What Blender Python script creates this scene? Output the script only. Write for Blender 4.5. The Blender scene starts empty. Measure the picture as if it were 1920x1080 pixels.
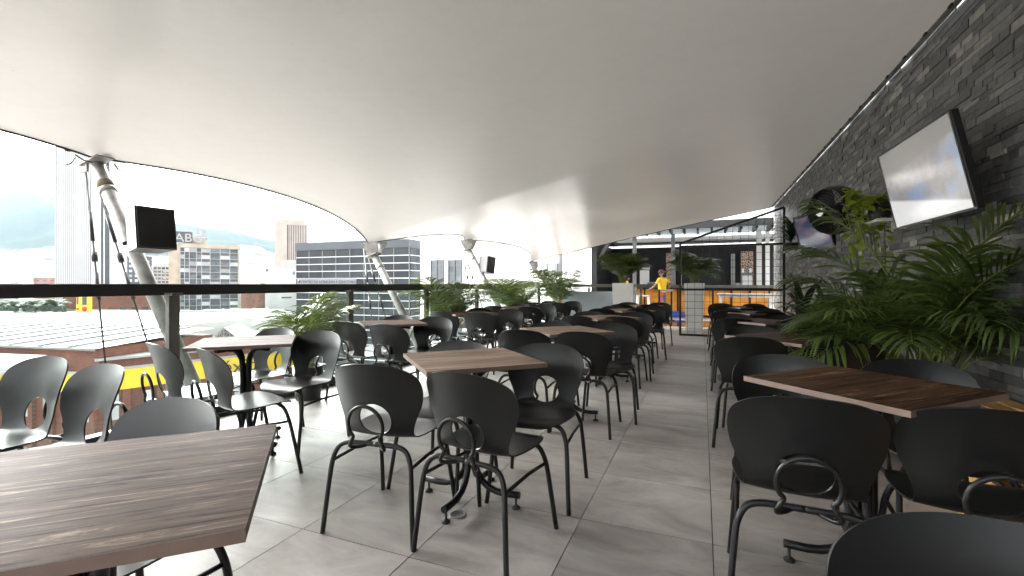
import bpy, bmesh, math, random
from mathutils import Vector, Matrix, Euler
from mathutils.geometry import delaunay_2d_cdt
random.seed(7)
R = math.radians
scene = bpy.context.scene
COL = scene.collection

# ------------------------------------------------------------------ camera
EYE = 1.17
FPX = 872.0                      # focal length in pixels of the 1920 px wide photograph
YAW = math.atan2(357.0, FPX)     # the aisle's vanishing point lies right of centre
SN, CS = math.sin(YAW), math.cos(YAW)
HOR = 533.0
cam_d = bpy.data.cameras.new('camera')
cam = bpy.data.objects.new('camera', cam_d)
COL.objects.link(cam)
cam.location = (0, 0, EYE)
cam.rotation_euler = (R(90), 0, YAW)
cam_d.sensor_width = 36.0
cam_d.lens = 36.0 * FPX / 1920.0
cam_d.shift_y = -(540.0 - HOR) / 1920.0
cam_d.clip_start = 0.05
cam_d.clip_end = 20000
scene.camera = cam

# ------------------------------------------------------------------ world, sun, exposure
SUN_EL, SUN_AZ = R(32), R(284)   # azimuth measured clockwise from +Y
world = bpy.data.worlds.new('World')
scene.world = world
world.use_nodes = True
wn = world.node_tree.nodes; wl = world.node_tree.links
wn.clear()
wout = wn.new('ShaderNodeOutputWorld')
bg = wn.new('ShaderNodeBackground')
sky = wn.new('ShaderNodeTexSky')
sky.sky_type = 'NISHITA'
sky.sun_disc = False
sky.sun_elevation = SUN_EL
sky.sun_rotation = SUN_AZ
sky.air_density = 1.6
sky.dust_density = 6.0
hsv = wn.new('ShaderNodeHueSaturation')       # an overcast, nearly colourless sky
hsv.inputs['Saturation'].default_value = 0.12
wl.new(sky.outputs['Color'], hsv.inputs['Color'])
wl.new(hsv.outputs['Color'], bg.inputs['Color'])
bg.inputs['Strength'].default_value = 0.10
wl.new(bg.outputs['Background'], wout.inputs['Surface'])
sun_d = bpy.data.lights.new('sun', 'SUN')
sun_d.energy = 1.5
sun_d.angle = R(60)
sun_d.color = (1.0, 0.985, 0.96)
sun = bpy.data.objects.new('sun', sun_d)
COL.objects.link(sun)
sdir = Vector((math.sin(SUN_AZ) * math.cos(SUN_EL), math.cos(SUN_AZ) * math.cos(SUN_EL), math.sin(SUN_EL)))
sun.rotation_euler = sdir.to_track_quat('Z', 'Y').to_euler()
scene.view_settings.view_transform = 'Standard'
scene.view_settings.look = 'None'
scene.view_settings.gamma = 1.0
scene.view_settings.use_curve_mapping = False
scene.view_settings.exposure = 3.45
scene.cycles.use_denoising = True
scene.cycles.max_bounces = 10
scene.cycles.diffuse_bounces = 5
scene.cycles.transmission_bounces = 8
scene.cycles.transparent_max_bounces = 16
scene.cycles.sample_clamp_indirect = 8.0
scene.cycles.caustics_reflective = False
scene.cycles.caustics_refractive = False

# ------------------------------------------------------------------ pixel helpers
def P(px, py, zc):
    """point at camera depth zc seen at photograph pixel (px, py)"""
    xc = (px - 960.0) / FPX * zc
    return Vector((xc * CS - zc * SN, xc * SN + zc * CS, EYE + (HOR - py) / FPX * zc))

# ------------------------------------------------------------------ mesh helpers
class MB:
    def __init__(self):
        self.v = []; self.f = []; self.m = []; self.sm = []
    def face(self, pts, mat=0, smooth=False):
        n = len(self.v)
        self.v += [tuple(p) for p in pts]
        self.f.append(tuple(range(n, n + len(pts)))); self.m.append(mat); self.sm.append(smooth)
    def box(self, c, s, rot=None, mat=0, taper=1.0):
        """box centre c, full sizes s; taper scales the top"""
        n = len(self.v)
        hx, hy, hz = s[0] / 2, s[1] / 2, s[2] / 2
        M = Euler(rot).to_matrix() if rot else None
        for z in (-1, 1):
            t = taper if z > 0 else 1.0
            for x, y in ((-1, -1), (1, -1), (1, 1), (-1, 1)):
                p = Vector((x * hx * t, y * hy * t, z * hz))
                if M: p = M @ p
                self.v.append((p.x + c[0], p.y + c[1], p.z + c[2]))
        for q in ((3, 2, 1, 0), (4, 5, 6, 7), (0, 1, 5, 4), (1, 2, 6, 5), (2, 3, 7, 6), (3, 0, 4, 7)):
            self.f.append(tuple(n + i for i in q)); self.m.append(mat); self.sm.append(False)
        return self
    def bar(self, a, b, w, h=None, mat=0):
        """square bar from a to b"""
        a = Vector(a); b = Vector(b); d = b - a
        L = d.length
        if L < 1e-6: return self
        q = d.to_track_quat('Y', 'Z')
        n = len(self.v); h = h or w
        for y in (0, L):
            for x, z in ((-w / 2, -h / 2), (w / 2, -h / 2), (w / 2, h / 2), (-w / 2, h / 2)):
                p = q @ Vector((x, y, z)) + a
                self.v.append(tuple(p))
        for f in ((0, 1, 2, 3), (7, 6, 5, 4), (0, 4, 5, 1), (1, 5, 6, 2), (2, 6, 7, 3), (3, 7, 4, 0)):
            self.f.append(tuple(n + i for i in f)); self.m.append(mat); self.sm.append(False)
        return self
    def tube(self, pts, r, n=8, mat=0, cap=True):
        pts = [Vector(p) for p in pts]
        rs = r if isinstance(r, (list, tuple)) else [r] * len(pts)
        base = len(self.v)
        t0 = (pts[1] - pts[0]).normalized()
        up = Vector((0, 0, 1)) if abs(t0.z) < 0.9 else Vector((1, 0, 0))
        nx = t0.cross(up).normalized()
        for i, p in enumerate(pts):
            if i == 0: t = pts[1] - pts[0]
            elif i == len(pts) - 1: t = pts[-1] - pts[-2]
            else: t = (pts[i + 1] - p).normalized() + (p - pts[i - 1]).normalized()
            t.normalize()
            nx = (nx - t * nx.dot(t)).normalized()
            ny = t.cross(nx)
            for k in range(n):
                a = 2 * math.pi * k / n
                self.v.append(tuple(p + (nx * math.cos(a) + ny * math.sin(a)) * rs[i]))
        for i in range(len(pts) - 1):
            for k in range(n):
                a = base + i * n + k; b = base + i * n + (k + 1) % n
                self.f.append((a, b, b + n, a + n)); self.m.append(mat); self.sm.append(True)
        if cap:
            self.f.append(tuple(base + k for k in reversed(range(n)))); self.m.append(mat); self.sm.append(False)
            e = base + (len(pts) - 1) * n
            self.f.append(tuple(e + k for k in range(n))); self.m.append(mat); self.sm.append(False)
        return self
    def lathe(self, prof, n=20, c=(0, 0, 0), mat=0, smooth=True, M=None):
        """prof: list of (r, z)"""
        base = len(self.v)
        for r, z in prof:
            for k in range(n):
                a = 2 * math.pi * k / n
                p = Vector((r * math.cos(a), r * math.sin(a), z))
                if M: p = M @ p
                self.v.append((p.x + c[0], p.y + c[1], p.z + c[2]))
        for i in range(len(prof) - 1):
            for k in range(n):
                a = base + i * n + k; b = base + i * n + (k + 1) % n
                self.f.append((a, b, b + n, a + n)); self.m.append(mat); self.sm.append(smooth)
        return self
    def mesh(self, name, mats):
        me = bpy.data.meshes.new(name)
        me.from_pydata(self.v, [], self.f)
        for m in (mats if isinstance(mats, (list, tuple)) else [mats]): me.materials.append(m)
        me.polygons.foreach_set('material_index', self.m)
        me.polygons.foreach_set('use_smooth', self.sm)
        me.update()
        return me
    def build(self, name, mats, parent=None, loc=None, rot=None, bevel=0):
        o = bpy.data.objects.new(name, self.mesh(name, mats))
        COL.objects.link(o)
        if parent: o.parent = parent
        if loc: o.location = loc
        if rot: o.rotation_euler = rot
        if bevel:
            b = o.modifiers.new('bevel', 'BEVEL'); b.width = bevel; b.segments = 2; b.limit_method = 'ANGLE'
        return o

def tag(o, label, cat, group=None, kind=None):
    o['label'] = label; o['category'] = cat
    if group: o['group'] = group
    if kind: o['kind'] = kind
    return o
def struct(o):
    o['kind'] = 'structure'; return o
def empty(name, loc=(0, 0, 0), rz=0.0):
    o = bpy.data.objects.new(name, None); COL.objects.link(o)
    o.empty_display_size = 0.1
    o.location = loc; o.rotation_euler = (0, 0, rz); return o
def link_mesh(name, me, parent=None, loc=(0, 0, 0), rot=(0, 0, 0), scale=(1, 1, 1)):
    o = bpy.data.objects.new(name, me); COL.objects.link(o)
    o.parent = parent; o.location = loc; o.rotation_euler = rot; o.scale = scale
    return o
def copy_tree(root):
    c = root.copy(); COL.objects.link(c)
    for ch in root.children:
        d = ch.copy(); COL.objects.link(d); d.parent = c
        for g in ch.children:
            e = g.copy(); COL.objects.link(e); e.parent = d
    return c
def spline(pts, n=6, closed=False):
    """Catmull-Rom through pts"""
    pts = [Vector(p) for p in pts]; out = []
    N = len(pts)
    for i in range(N if closed else N - 1):
        p1, p2 = pts[i], pts[(i + 1) % N]
        p0 = pts[i - 1] if (i > 0 or closed) else p1 * 2 - p2
        p3 = pts[(i + 2) % N] if (i + 2 < N or closed) else p2 * 2 - p1
        for k in range(n):
            t = k / n
            out.append(0.5 * ((2 * p1) + (p2 - p0) * t + (2 * p0 - 5 * p1 + 4 * p2 - p3) * t * t + (3 * p1 - p0 - 3 * p2 + p3) * t ** 3))
    if not closed: out.append(pts[-1])
    return out

# ------------------------------------------------------------------ materials
def newmat(name):
    m = bpy.data.materials.new(name); m.use_nodes = True
    nt = m.node_tree; nt.nodes.clear()
    out = nt.nodes.new('ShaderNodeOutputMaterial')
    b = nt.nodes.new('ShaderNodeBsdfPrincipled')
    nt.links.new(b.outputs['BSDF'], out.inputs['Surface'])
    return m, nt, b, out
def N(nt, typ, **kw):
    n = nt.nodes.new(typ)
    for k, v in kw.items():
        if k in n.inputs: n.inputs[k].default_value = v
        else: setattr(n, k, v)
    return n
def ramp(nt, src, stops):
    r = nt.nodes.new('ShaderNodeValToRGB')
    while len(r.color_ramp.elements) < len(stops): r.color_ramp.elements.new(0.5)
    for e, (p, c) in zip(r.color_ramp.elements, stops):
        e.position = p; e.color = (c[0], c[1], c[2], 1)
    nt.links.new(src, r.inputs['Fac']); return r
def simple(name, col, rough=0.5, metal=0.0, var=0.12, scale=6.0, bump=0.0, bscale=60.0, spec=0.5, rvar=0.1, coat=0.0, objvar=0.0):
    """plain surface with soft colour and roughness variation"""
    m, nt, b, out = newmat(name)
    L = nt.links
    tc = N(nt, 'ShaderNodeTexCoord')
    nz = N(nt, 'ShaderNodeTexNoise', Scale=scale, Detail=5.0)
    L.new(tc.outputs['Object'], nz.inputs['Vector'])
    lo = [c * (1 - var) for c in col]; hi = [min(1, c * (1 + var)) for c in col]
    r = ramp(nt, nz.outputs['Fac'], [(0.3, lo), (0.7, hi)])
    src = r.outputs['Color']
    if objvar:
        oi = N(nt, 'ShaderNodeObjectInfo')
        mr = N(nt, 'ShaderNodeMapRange'); mr.inputs['To Min'].default_value = 1 - objvar; mr.inputs['To Max'].default_value = 1 + objvar
        L.new(oi.outputs['Random'], mr.inputs['Value'])
        h = N(nt, 'ShaderNodeHueSaturation'); L.new(mr.outputs['Result'], h.inputs['Value']); L.new(src, h.inputs['Color'])
        src = h.outputs['Color']
    L.new(src, b.inputs['Base Color'])
    rr = N(nt, 'ShaderNodeMapRange'); rr.inputs['To Min'].default_value = max(0.02, rough - rvar); rr.inputs['To Max'].default_value = min(1, rough + rvar)
    n2 = N(nt, 'ShaderNodeTexNoise', Scale=scale * 3.1, Detail=4.0); L.new(tc.outputs['Object'], n2.inputs['Vector'])
    L.new(n2.outputs['Fac'], rr.inputs['Value']); L.new(rr.outputs['Result'], b.inputs['Roughness'])
    b.inputs['Metallic'].default_value = metal
    b.inputs['Specular IOR Level'].default_value = spec
    b.inputs['Coat Weight'].default_value = coat
    if bump:
        n3 = N(nt, 'ShaderNodeTexNoise', Scale=bscale, Detail=6.0); L.new(tc.outputs['Object'], n3.inputs['Vector'])
        bp = N(nt, 'ShaderNodeBump', Strength=bump, Distance=0.01); L.new(n3.outputs['Fac'], bp.inputs['Height']); L.new(bp.outputs['Normal'], b.inputs['Normal'])
    return m

MAT = {}
MAT['chair'] = simple('black_plastic', (0.006, 0.0062, 0.0066), 0.34, spec=0.45, var=0.2, scale=5, rvar=0.04, objvar=0.3)
MAT['metal_black'] = simple('black_powder_coat', (0.010, 0.010, 0.011), 0.36, var=0.2, spec=0.4)
MAT['rail'] = simple('charcoal_paint', (0.022, 0.021, 0.021), 0.42, var=0.2, scale=3)
MAT['post'] = simple('post_paint', (0.10, 0.092, 0.08), 0.45, var=0.2, scale=3)
MAT['glide'] = simple('rubber', (0.015, 0.015, 0.015), 0.6)
MAT['chrome'] = simple('bare_steel', (0.45, 0.45, 0.46), 0.3, metal=1.0)
MAT['dirt_white'] = simple('mast_paint', (0.24, 0.235, 0.22), 0.4, var=0.45, scale=7, bump=0.1, bscale=40)
MAT['cable'] = simple('steel_cable', (0.03, 0.028, 0.027), 0.45, metal=0.5)
MAT['white'] = simple('white_render', (0.78, 0.77, 0.75), 0.7, var=0.06, scale=0.5)
MAT['white2'] = simple('white_planter', (0.86, 0.85, 0.82), 0.35, var=0.04, scale=3)
MAT['far_white'] = simple('weathered_pale_wall', (0.40, 0.395, 0.38), 0.8, var=0.12, scale=0.15)
MAT['tower'] = simple('pale_concrete_tower', (0.60, 0.60, 0.60), 0.7, var=0.06, scale=0.05)
MAT['beige'] = simple('beige_render', (0.40, 0.335, 0.26), 0.8, var=0.2, scale=0.25)
MAT['beige2'] = simple('pale_concrete', (0.46, 0.39, 0.34), 0.8, var=0.14, scale=0.12)
MAT['grey'] = simple('grey_render', (0.33, 0.33, 0.33), 0.7, var=0.15, scale=0.3)
MAT['dark'] = simple('dark_wall', (0.022, 0.022, 0.024), 0.6, var=0.3, scale=1)
MAT['band'] = simple('spandrel', (0.055, 0.06, 0.065), 0.4, var=0.25, scale=0.4)
MAT['yellow'] = simple('yellow_sign', (0.80, 0.55, 0.03), 0.5, var=0.07, scale=0.4)
MAT['red'] = simple('red_sign', (0.55, 0.04, 0.03), 0.5, var=0.1)
MAT['blue'] = simple('blue_sign', (0.05, 0.10, 0.45), 0.5)
MAT['orange'] = simple('orange_wood', (0.62, 0.25, 0.03), 0.4, var=0.3, scale=3)
MAT['soil'] = simple('soil', (0.03, 0.022, 0.015), 0.95, bump=0.6, bscale=40)
MAT['pot'] = simple('black_pot', (0.02, 0.02, 0.021), 0.5, var=0.2)
MAT['panel'] = simple('blue_grey_panel', (0.30, 0.34, 0.37), 0.5, var=0.08, scale=2)
MAT['roofmetal'] = simple('zinc_roof', (0.24, 0.235, 0.22), 0.5, var=0.15, scale=0.3)
MAT['shirt'] = simple('yellow_shirt', (0.82, 0.50, 0.015), 0.8, var=0.12, scale=12, bump=0.2, bscale=30)
MAT['skin'] = simple('skin', (0.20, 0.105, 0.065), 0.5, var=0.1, scale=10)
MAT['jeans'] = simple('red_trousers', (0.50, 0.10, 0.13), 0.85, var=0.2, scale=14)
MAT['jeans2'] = simple('grey_trousers', (0.13, 0.14, 0.16), 0.85, var=0.2, scale=14)
MAT['cap'] = simple('maroon_cap', (0.11, 0.045, 0.04), 0.8)
MAT['hair'] = simple('dark_hair', (0.012, 0.009, 0.008), 0.6)
MAT['steel'] = simple('grey_steel', (0.22, 0.22, 0.22), 0.4, metal=0.3, var=0.15)
MAT['bark'] = simple('palm_bark', (0.16, 0.12, 0.08), 0.9, var=0.3, scale=12, bump=0.5)

def mat_membrane():
    m, nt, b, out = newmat('canopy_membrane'); L = nt.links
    tc = N(nt, 'ShaderNodeTexCoord')
    nz = N(nt, 'ShaderNodeTexNoise', Scale=0.35, Detail=4.0); L.new(tc.outputs['Object'], nz.inputs['Vector'])
    n2 = N(nt, 'ShaderNodeTexNoise', Scale=7.0, Detail=8.0, Roughness=0.7); L.new(tc.outputs['Object'], n2.inputs['Vector'])
    c1 = ramp(nt, nz.outputs['Fac'], [(0.3, (0.52, 0.515, 0.495)), (0.7, (0.57, 0.565, 0.55))])
    c2 = ramp(nt, n2.outputs['Fac'], [(0.25, (0.955, 0.95, 0.94)), (0.55, (1, 1, 1))])
    mx = N(nt, 'ShaderNodeMix', data_type='RGBA', blend_type='MULTIPLY'); mx.inputs['Factor'].default_value = 1
    L.new(c1.outputs['Color'], mx.inputs['A']); L.new(c2.outputs['Color'], mx.inputs['B'])
    # scattered specks of dirt
    vo = N(nt, 'ShaderNodeTexVoronoi', Scale=5.0); L.new(tc.outputs['Object'], vo.inputs['Vector'])
    sp = ramp(nt, vo.outputs['Distance'], [(0.012, (0.25, 0.22, 0.2)), (0.03, (1, 1, 1))])
    mx2 = N(nt, 'ShaderNodeMix', data_type='RGBA', blend_type='MULTIPLY'); mx2.inputs['Factor'].default_value = 0.5
    L.new(mx.outputs['Result'], mx2.inputs['A']); L.new(sp.outputs['Color'], mx2.inputs['B'])
    L.new(mx2.outputs['Result'], b.inputs['Base Color'])
    rr = N(nt, 'ShaderNodeMapRange'); rr.inputs['To Min'].default_value = 0.26; rr.inputs['To Max'].default_value = 0.36
    L.new(nz.outputs['Fac'], rr.inputs['Value']); L.new(rr.outputs['Result'], b.inputs['Roughness'])
    b.inputs['Specular IOR Level'].default_value = 0.55
    bp = N(nt, 'ShaderNodeBump', Strength=0.05, Distance=0.02); L.new(n2.outputs['Fac'], bp.inputs['Height']); L.new(bp.outputs['Normal'], b.inputs['Normal'])
    tr = N(nt, 'ShaderNodeBsdfTranslucent'); tr.inputs['Color'].default_value = (0.75, 0.71, 0.64, 1)
    ms = N(nt, 'ShaderNodeMixShader'); ms.inputs['Fac'].default_value = 0.02
    L.new(b.outputs['BSDF'], ms.inputs[1]); L.new(tr.outputs['BSDF'], ms.inputs[2]); L.new(ms.outputs['Shader'], out.inputs['Surface'])
    return m
MAT['membrane'] = mat_membrane()

def mat_wood(name, dark, mid, light, rough=0.46):
    m, nt, b, out = newmat(name); L = nt.links
    tc = N(nt, 'ShaderNodeTexCoord'); oi = N(nt, 'ShaderNodeObjectInfo')
    mp = N(nt, 'ShaderNodeMapping'); mp.inputs['Scale'].default_value = (2.4, 40.0, 10.0)
    ad = N(nt, 'ShaderNodeVectorMath', operation='ADD')
    ml = N(nt, 'ShaderNodeMath', operation='MULTIPLY'); ml.inputs[1].default_value = 57.0
    L.new(oi.outputs['Random'], ml.inputs[0]); L.new(ml.outputs[0], ad.inputs[1]); L.new(tc.outputs['Object'], ad.inputs[0])
    L.new(ad.outputs[0], mp.inputs['Vector'])
    nz = N(nt, 'ShaderNodeTexNoise', Scale=1.0, Detail=10.0, Roughness=0.78, Distortion=0.9); L.new(mp.outputs['Vector'], nz.inputs['Vector'])
    st = N(nt, 'ShaderNodeMapRange'); st.inputs['From Min'].default_value = 0.36; st.inputs['From Max'].default_value = 0.66; L.new(nz.outputs['Fac'], st.inputs['Value'])
    r = ramp(nt, st.outputs['Result'], [(0.12, dark), (0.40, mid), (0.62, mid), (0.92, light)])
    mp2 = N(nt, 'ShaderNodeMapping'); mp2.inputs['Scale'].default_value = (1.2, 7.0, 2.0); L.new(ad.outputs[0], mp2.inputs['Vector'])
    n2 = N(nt, 'ShaderNodeTexNoise', Scale=1.0, Detail=4.0); L.new(mp2.outputs['Vector'], n2.inputs['Vector'])
    r2 = ramp(nt, n2.outputs['Fac'], [(0.3, (0.55, 0.52, 0.50)), (0.7, (1.25, 1.2, 1.18))])
    mx = N(nt, 'ShaderNodeMix', data_type='RGBA', blend_type='MULTIPLY'); mx.inputs['Factor'].default_value = 1
    L.new(r.outputs['Color'], mx.inputs['A']); L.new(r2.outputs['Color'], mx.inputs['B'])
    L.new(mx.outputs['Result'], b.inputs['Base Color'])
    rr = N(nt, 'ShaderNodeMapRange'); rr.inputs['To Min'].default_value = rough + 0.16; rr.inputs['To Max'].default_value = rough - 0.02
    L.new(nz.outputs['Fac'], rr.inputs['Value']); L.new(rr.outputs['Result'], b.inputs['Roughness'])
    sl = N(nt, 'ShaderNodeMapRange'); sl.inputs['To Min'].default_value = 0.02; sl.inputs['To Max'].default_value = 0.07; L.new(st.outputs['Result'], sl.inputs['Value']); L.new(sl.outputs['Result'], b.inputs['Specular IOR Level'])
    bp = N(nt, 'ShaderNodeBump', Strength=0.12, Distance=0.004); L.new(nz.outputs['Fac'], bp.inputs['Height']); L.new(bp.outputs['Normal'], b.inputs['Normal'])
    return m
MAT['wood_dark'] = mat_wood('walnut_laminate', (0.012, 0.006, 0.003), (0.062, 0.034, 0.018), (0.22, 0.14, 0.082))
MAT['wood_pale'] = mat_wood('greyed_oak_laminate', (0.11, 0.073, 0.050), (0.215, 0.155, 0.112), (0.32, 0.25, 0.19))
MAT['wood_edge'] = simple('edge_band', (0.17, 0.115, 0.09), 0.5, var=0.15, scale=9)
MAT['pine'] = mat_wood('pine_plank', (0.42, 0.24, 0.09), (0.60, 0.38, 0.16), (0.70, 0.48, 0.24), 0.5)

def mat_tile():
    m, nt, b, out = newmat('porcelain_tile'); L = nt.links
    geo = N(nt, 'ShaderNodeNewGeometry'); oi = N(nt, 'ShaderNodeObjectInfo')
    mp = N(nt, 'ShaderNodeMapping'); mp.inputs['Scale'].default_value = (1.6, 3.6, 1.0)
    ad = N(nt, 'ShaderNodeVectorMath', operation='ADD')
    ml = N(nt, 'ShaderNodeMath', operation='MULTIPLY'); ml.inputs[1].default_value = 91.0
    L.new(oi.outputs['Random'], ml.inputs[0]); L.new(ml.outputs[0], ad.inputs[1]); L.new(geo.outputs['Position'], ad.inputs[0])
    L.new(ad.outputs[0], mp.inputs['Vector'])
    nz = N(nt, 'ShaderNodeTexNoise', Scale=1.3, Detail=8.0, Roughness=0.65, Distortion=0.6); L.new(mp.outputs['Vector'], nz.inputs['Vector'])
    r = ramp(nt, nz.outputs['Fac'], [(0.30, (0.195, 0.178, 0.166)), (0.5, (0.325, 0.302, 0.284)), (0.70, (0.43, 0.405, 0.385))])
    h = N(nt, 'ShaderNodeHueSaturation')
    mr = N(nt, 'ShaderNodeMapRange'); mr.inputs['To Min'].default_value = 0.93; mr.inputs['To Max'].default_value = 1.07
    L.new(oi.outputs['Random'], mr.inputs['Value']); L.new(mr.outputs['Result'], h.inputs['Value']); L.new(r.outputs['Color'], h.inputs['Color'])
    # a few specks of litter and dust
    vo = N(nt, 'ShaderNodeTexVoronoi', Scale=3.3); L.new(geo.outputs['Position'], vo.inputs['Vector'])
    sp = ramp(nt, vo.outputs['Distance'], [(0.010, (1, 1, 1)), (0.022, (0, 0, 0))])
    mx = N(nt, 'ShaderNodeMix', data_type='RGBA'); L.new(sp.outputs['Color'], mx.inputs['Factor'])
    L.new(h.outputs['Color'], mx.inputs['A']); mx.inputs['B'].default_value = (0.5, 0.48, 0.45, 1)
    L.new(mx.outputs['Result'], b.inputs['Base Color'])
    n2 = N(nt, 'ShaderNodeTexNoise', Scale=2.3, Detail=6.0, Roughness=0.7); L.new(geo.outputs['Position'], n2.inputs['Vector'])
    rr = N(nt, 'ShaderNodeMapRange'); rr.inputs['To Min'].default_value = 0.24; rr.inputs['To Max'].default_value = 0.46
    L.new(n2.outputs['Fac'], rr.inputs['Value']); L.new(rr.outputs['Result'], b.inputs['Roughness'])
    bp = N(nt, 'ShaderNodeBump', Strength=0.04, Distance=0.004); L.new(nz.outputs['Fac'], bp.inputs['Height']); L.new(bp.outputs['Normal'], b.inputs['Normal'])
    return m
MAT['tile'] = mat_tile()
MAT['grout'] = simple('dark_grout', (0.035, 0.03, 0.027), 0.9)
MAT['granite'] = simple('polished_dark_floor', (0.05, 0.03, 0.022), 0.08, var=0.3, scale=5, rvar=0.04)

def mat_slate():
    m, nt, b, out = newmat('slate'); L = nt.links
    geo = N(nt, 'ShaderNodeNewGeometry'); oi = N(nt, 'ShaderNodeObjectInfo')
    ad = N(nt, 'ShaderNodeMath', operation='ADD'); L.new(geo.outputs['Random Per Island'], ad.inputs[0]); L.new(oi.outputs['Random'], ad.inputs[1])
    fr = N(nt, 'ShaderNodeMath', operation='FRACT'); L.new(ad.outputs[0], fr.inputs[0])
    base = ramp(nt, fr.outputs[0], [(0.0, (0.055, 0.058, 0.061)), (0.4, (0.115, 0.119, 0.122)), (0.75, (0.165, 0.168, 0.168)), (0.92, (0.23, 0.226, 0.215)), (1.0, (0.40, 0.38, 0.35))])
    nz = N(nt, 'ShaderNodeTexNoise', Scale=16.0, Detail=9.0, Roughness=0.7); L.new(geo.outputs['Position'], nz.inputs['Vector'])
    r2 = ramp(nt, nz.outputs['Fac'], [(0.3, (0.55, 0.56, 0.57)), (0.72, (1.4, 1.38, 1.33))])
    mx = N(nt, 'ShaderNodeMix', data_type='RGBA', blend_type='MULTIPLY'); mx.inputs['Factor'].default_value = 1
    L.new(base.outputs['Color'], mx.inputs['A']); L.new(r2.outputs['Color'], mx.inputs['B'])
    L.new(mx.outputs['Result'], b.inputs['Base Color'])
    rr = N(nt, 'ShaderNodeMapRange'); rr.inputs['To Min'].default_value = 0.26; rr.inputs['To Max'].default_value = 0.55
    L.new(nz.outputs['Fac'], rr.inputs['Value']); L.new(rr.outputs['Result'], b.inputs['Roughness'])
    mp = N(nt, 'ShaderNodeMapping'); mp.inputs['Scale'].default_value = (1, 14, 40); L.new(geo.outputs['Position'], mp.inputs['Vector'])
    n3 = N(nt, 'ShaderNodeTexNoise', Scale=1.0, Detail=8.0, Roughness=0.65); L.new(mp.outputs['Vector'], n3.inputs['Vector'])
    bp = N(nt, 'ShaderNodeBump', Strength=0.55, Distance=0.012); L.new(n3.outputs['Fac'], bp.inputs['Height']); L.new(bp.outputs['Normal'], b.inputs['Normal'])
    return m
MAT['slate'] = mat_slate()
MAT['mortar'] = simple('slate_backing', (0.02, 0.02, 0.02), 0.9)

def mat_leaf(name, dark, light, trans=0.24, rough=0.36):
    m, nt, b, out = newmat(name); L = nt.links
    oi = N(nt, 'ShaderNodeObjectInfo'); geo = N(nt, 'ShaderNodeNewGeometry')
    ad = N(nt, 'ShaderNodeMath', operation='ADD'); L.new(geo.outputs['Random Per Island'], ad.inputs[0]); L.new(oi.outputs['Random'], ad.inputs[1])
    hf = N(nt, 'ShaderNodeMath', operation='MULTIPLY'); hf.inputs[1].default_value = 0.5; L.new(ad.outputs[0], hf.inputs[0])
    r = ramp(nt, hf.outputs[0], [(0.1, dark), (0.9, light)])
    L.new(r.outputs['Color'], b.inputs['Base Color'])
    b.inputs['Roughness'].default_value = rough
    tr = N(nt, 'ShaderNodeBsdfTranslucent')
    h = N(nt, 'ShaderNodeHueSaturation'); h.inputs['Value'].default_value = 1.9; h.inputs['Hue'].default_value = 0.48; L.new(r.outputs['Color'], h.inputs['Color'])
    L.new(h.outputs['Color'], tr.inputs['Color'])
    ms = N(nt, 'ShaderNodeMixShader'); ms.inputs['Fac'].default_value = trans
    L.new(b.outputs['BSDF'], ms.inputs[1]); L.new(tr.outputs['BSDF'], ms.inputs[2]); L.new(ms.outputs['Shader'], out.inputs['Surface'])
    return m
MAT['leaf'] = mat_leaf('palm_leaf', (0.034, 0.060, 0.015), (0.105, 0.155, 0.034))
MAT['leaf_bright'] = mat_leaf('young_palm_leaf', (0.035, 0.062, 0.010), (0.10, 0.145, 0.025))
MAT['leaf_dark'] = mat_leaf('dark_leaf', (0.013, 0.026, 0.010), (0.034, 0.060, 0.020), 0.2, 0.3)
MAT['leaf_lime'] = mat_leaf('lime_leaf', (0.16, 0.24, 0.02), (0.30, 0.38, 0.05), 0.4)
MAT['leaf_far'] = mat_leaf('far_leaf', (0.03, 0.05, 0.025), (0.06, 0.10, 0.05), 0.2, 0.6)
MAT['stem'] = simple('green_stem', (0.16, 0.20, 0.03), 0.45, var=0.3, scale=8)

def mat_glass(name, tint=(0.93, 0.96, 0.95), refl=0.07):
    m, nt, b, out = newmat(name); L = nt.links
    nt.nodes.remove(b)
    t = N(nt, 'ShaderNodeBsdfTransparent'); t.inputs['Color'].default_value = (*tint, 1)
    g = N(nt, 'ShaderNodeBsdfGlossy'); g.inputs['Roughness'].default_value = 0.02
    lw = N(nt, 'ShaderNodeLayerWeight', Blend=0.5)
    pw = N(nt, 'ShaderNodeMath', operation='POWER'); pw.inputs[1].default_value = 4.0; L.new(lw.outputs['Facing'], pw.inputs[0])
    ma = N(nt, 'ShaderNodeMath', operation='MULTIPLY_ADD'); ma.inputs[1].default_value = 0.55; ma.inputs[2].default_value = refl * 0.5; L.new(pw.outputs[0], ma.inputs[0])
    ms = N(nt, 'ShaderNodeMixShader'); L.new(ma.outputs[0], ms.inputs['Fac'])
    L.new(t.outputs['BSDF'], ms.inputs[1]); L.new(g.outputs['BSDF'], ms.inputs[2]); L.new(ms.outputs['Shader'], out.inputs['Surface'])
    return m
MAT['glass'] = mat_glass('railing_glass', (0.90, 0.94, 0.93))
def mat_window(name, col, rough=0.12, var=0.5):
    return simple(name, col, rough + 0.1, var=var, scale=0.35, spec=0.3, rvar=0.05, objvar=0.45)
MAT['window'] = mat_window('window_glass', (0.10, 0.115, 0.125))
MAT['window_pale'] = mat_window('curtained_window', (0.42, 0.43, 0.43), 0.3, 0.2)
MAT['curtain'] = simple('dark_curtain_wall', (0.042, 0.048, 0.053), 0.25, var=0.25, scale=0.35, spec=0.25, rvar=0.05, objvar=0.25)

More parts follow.
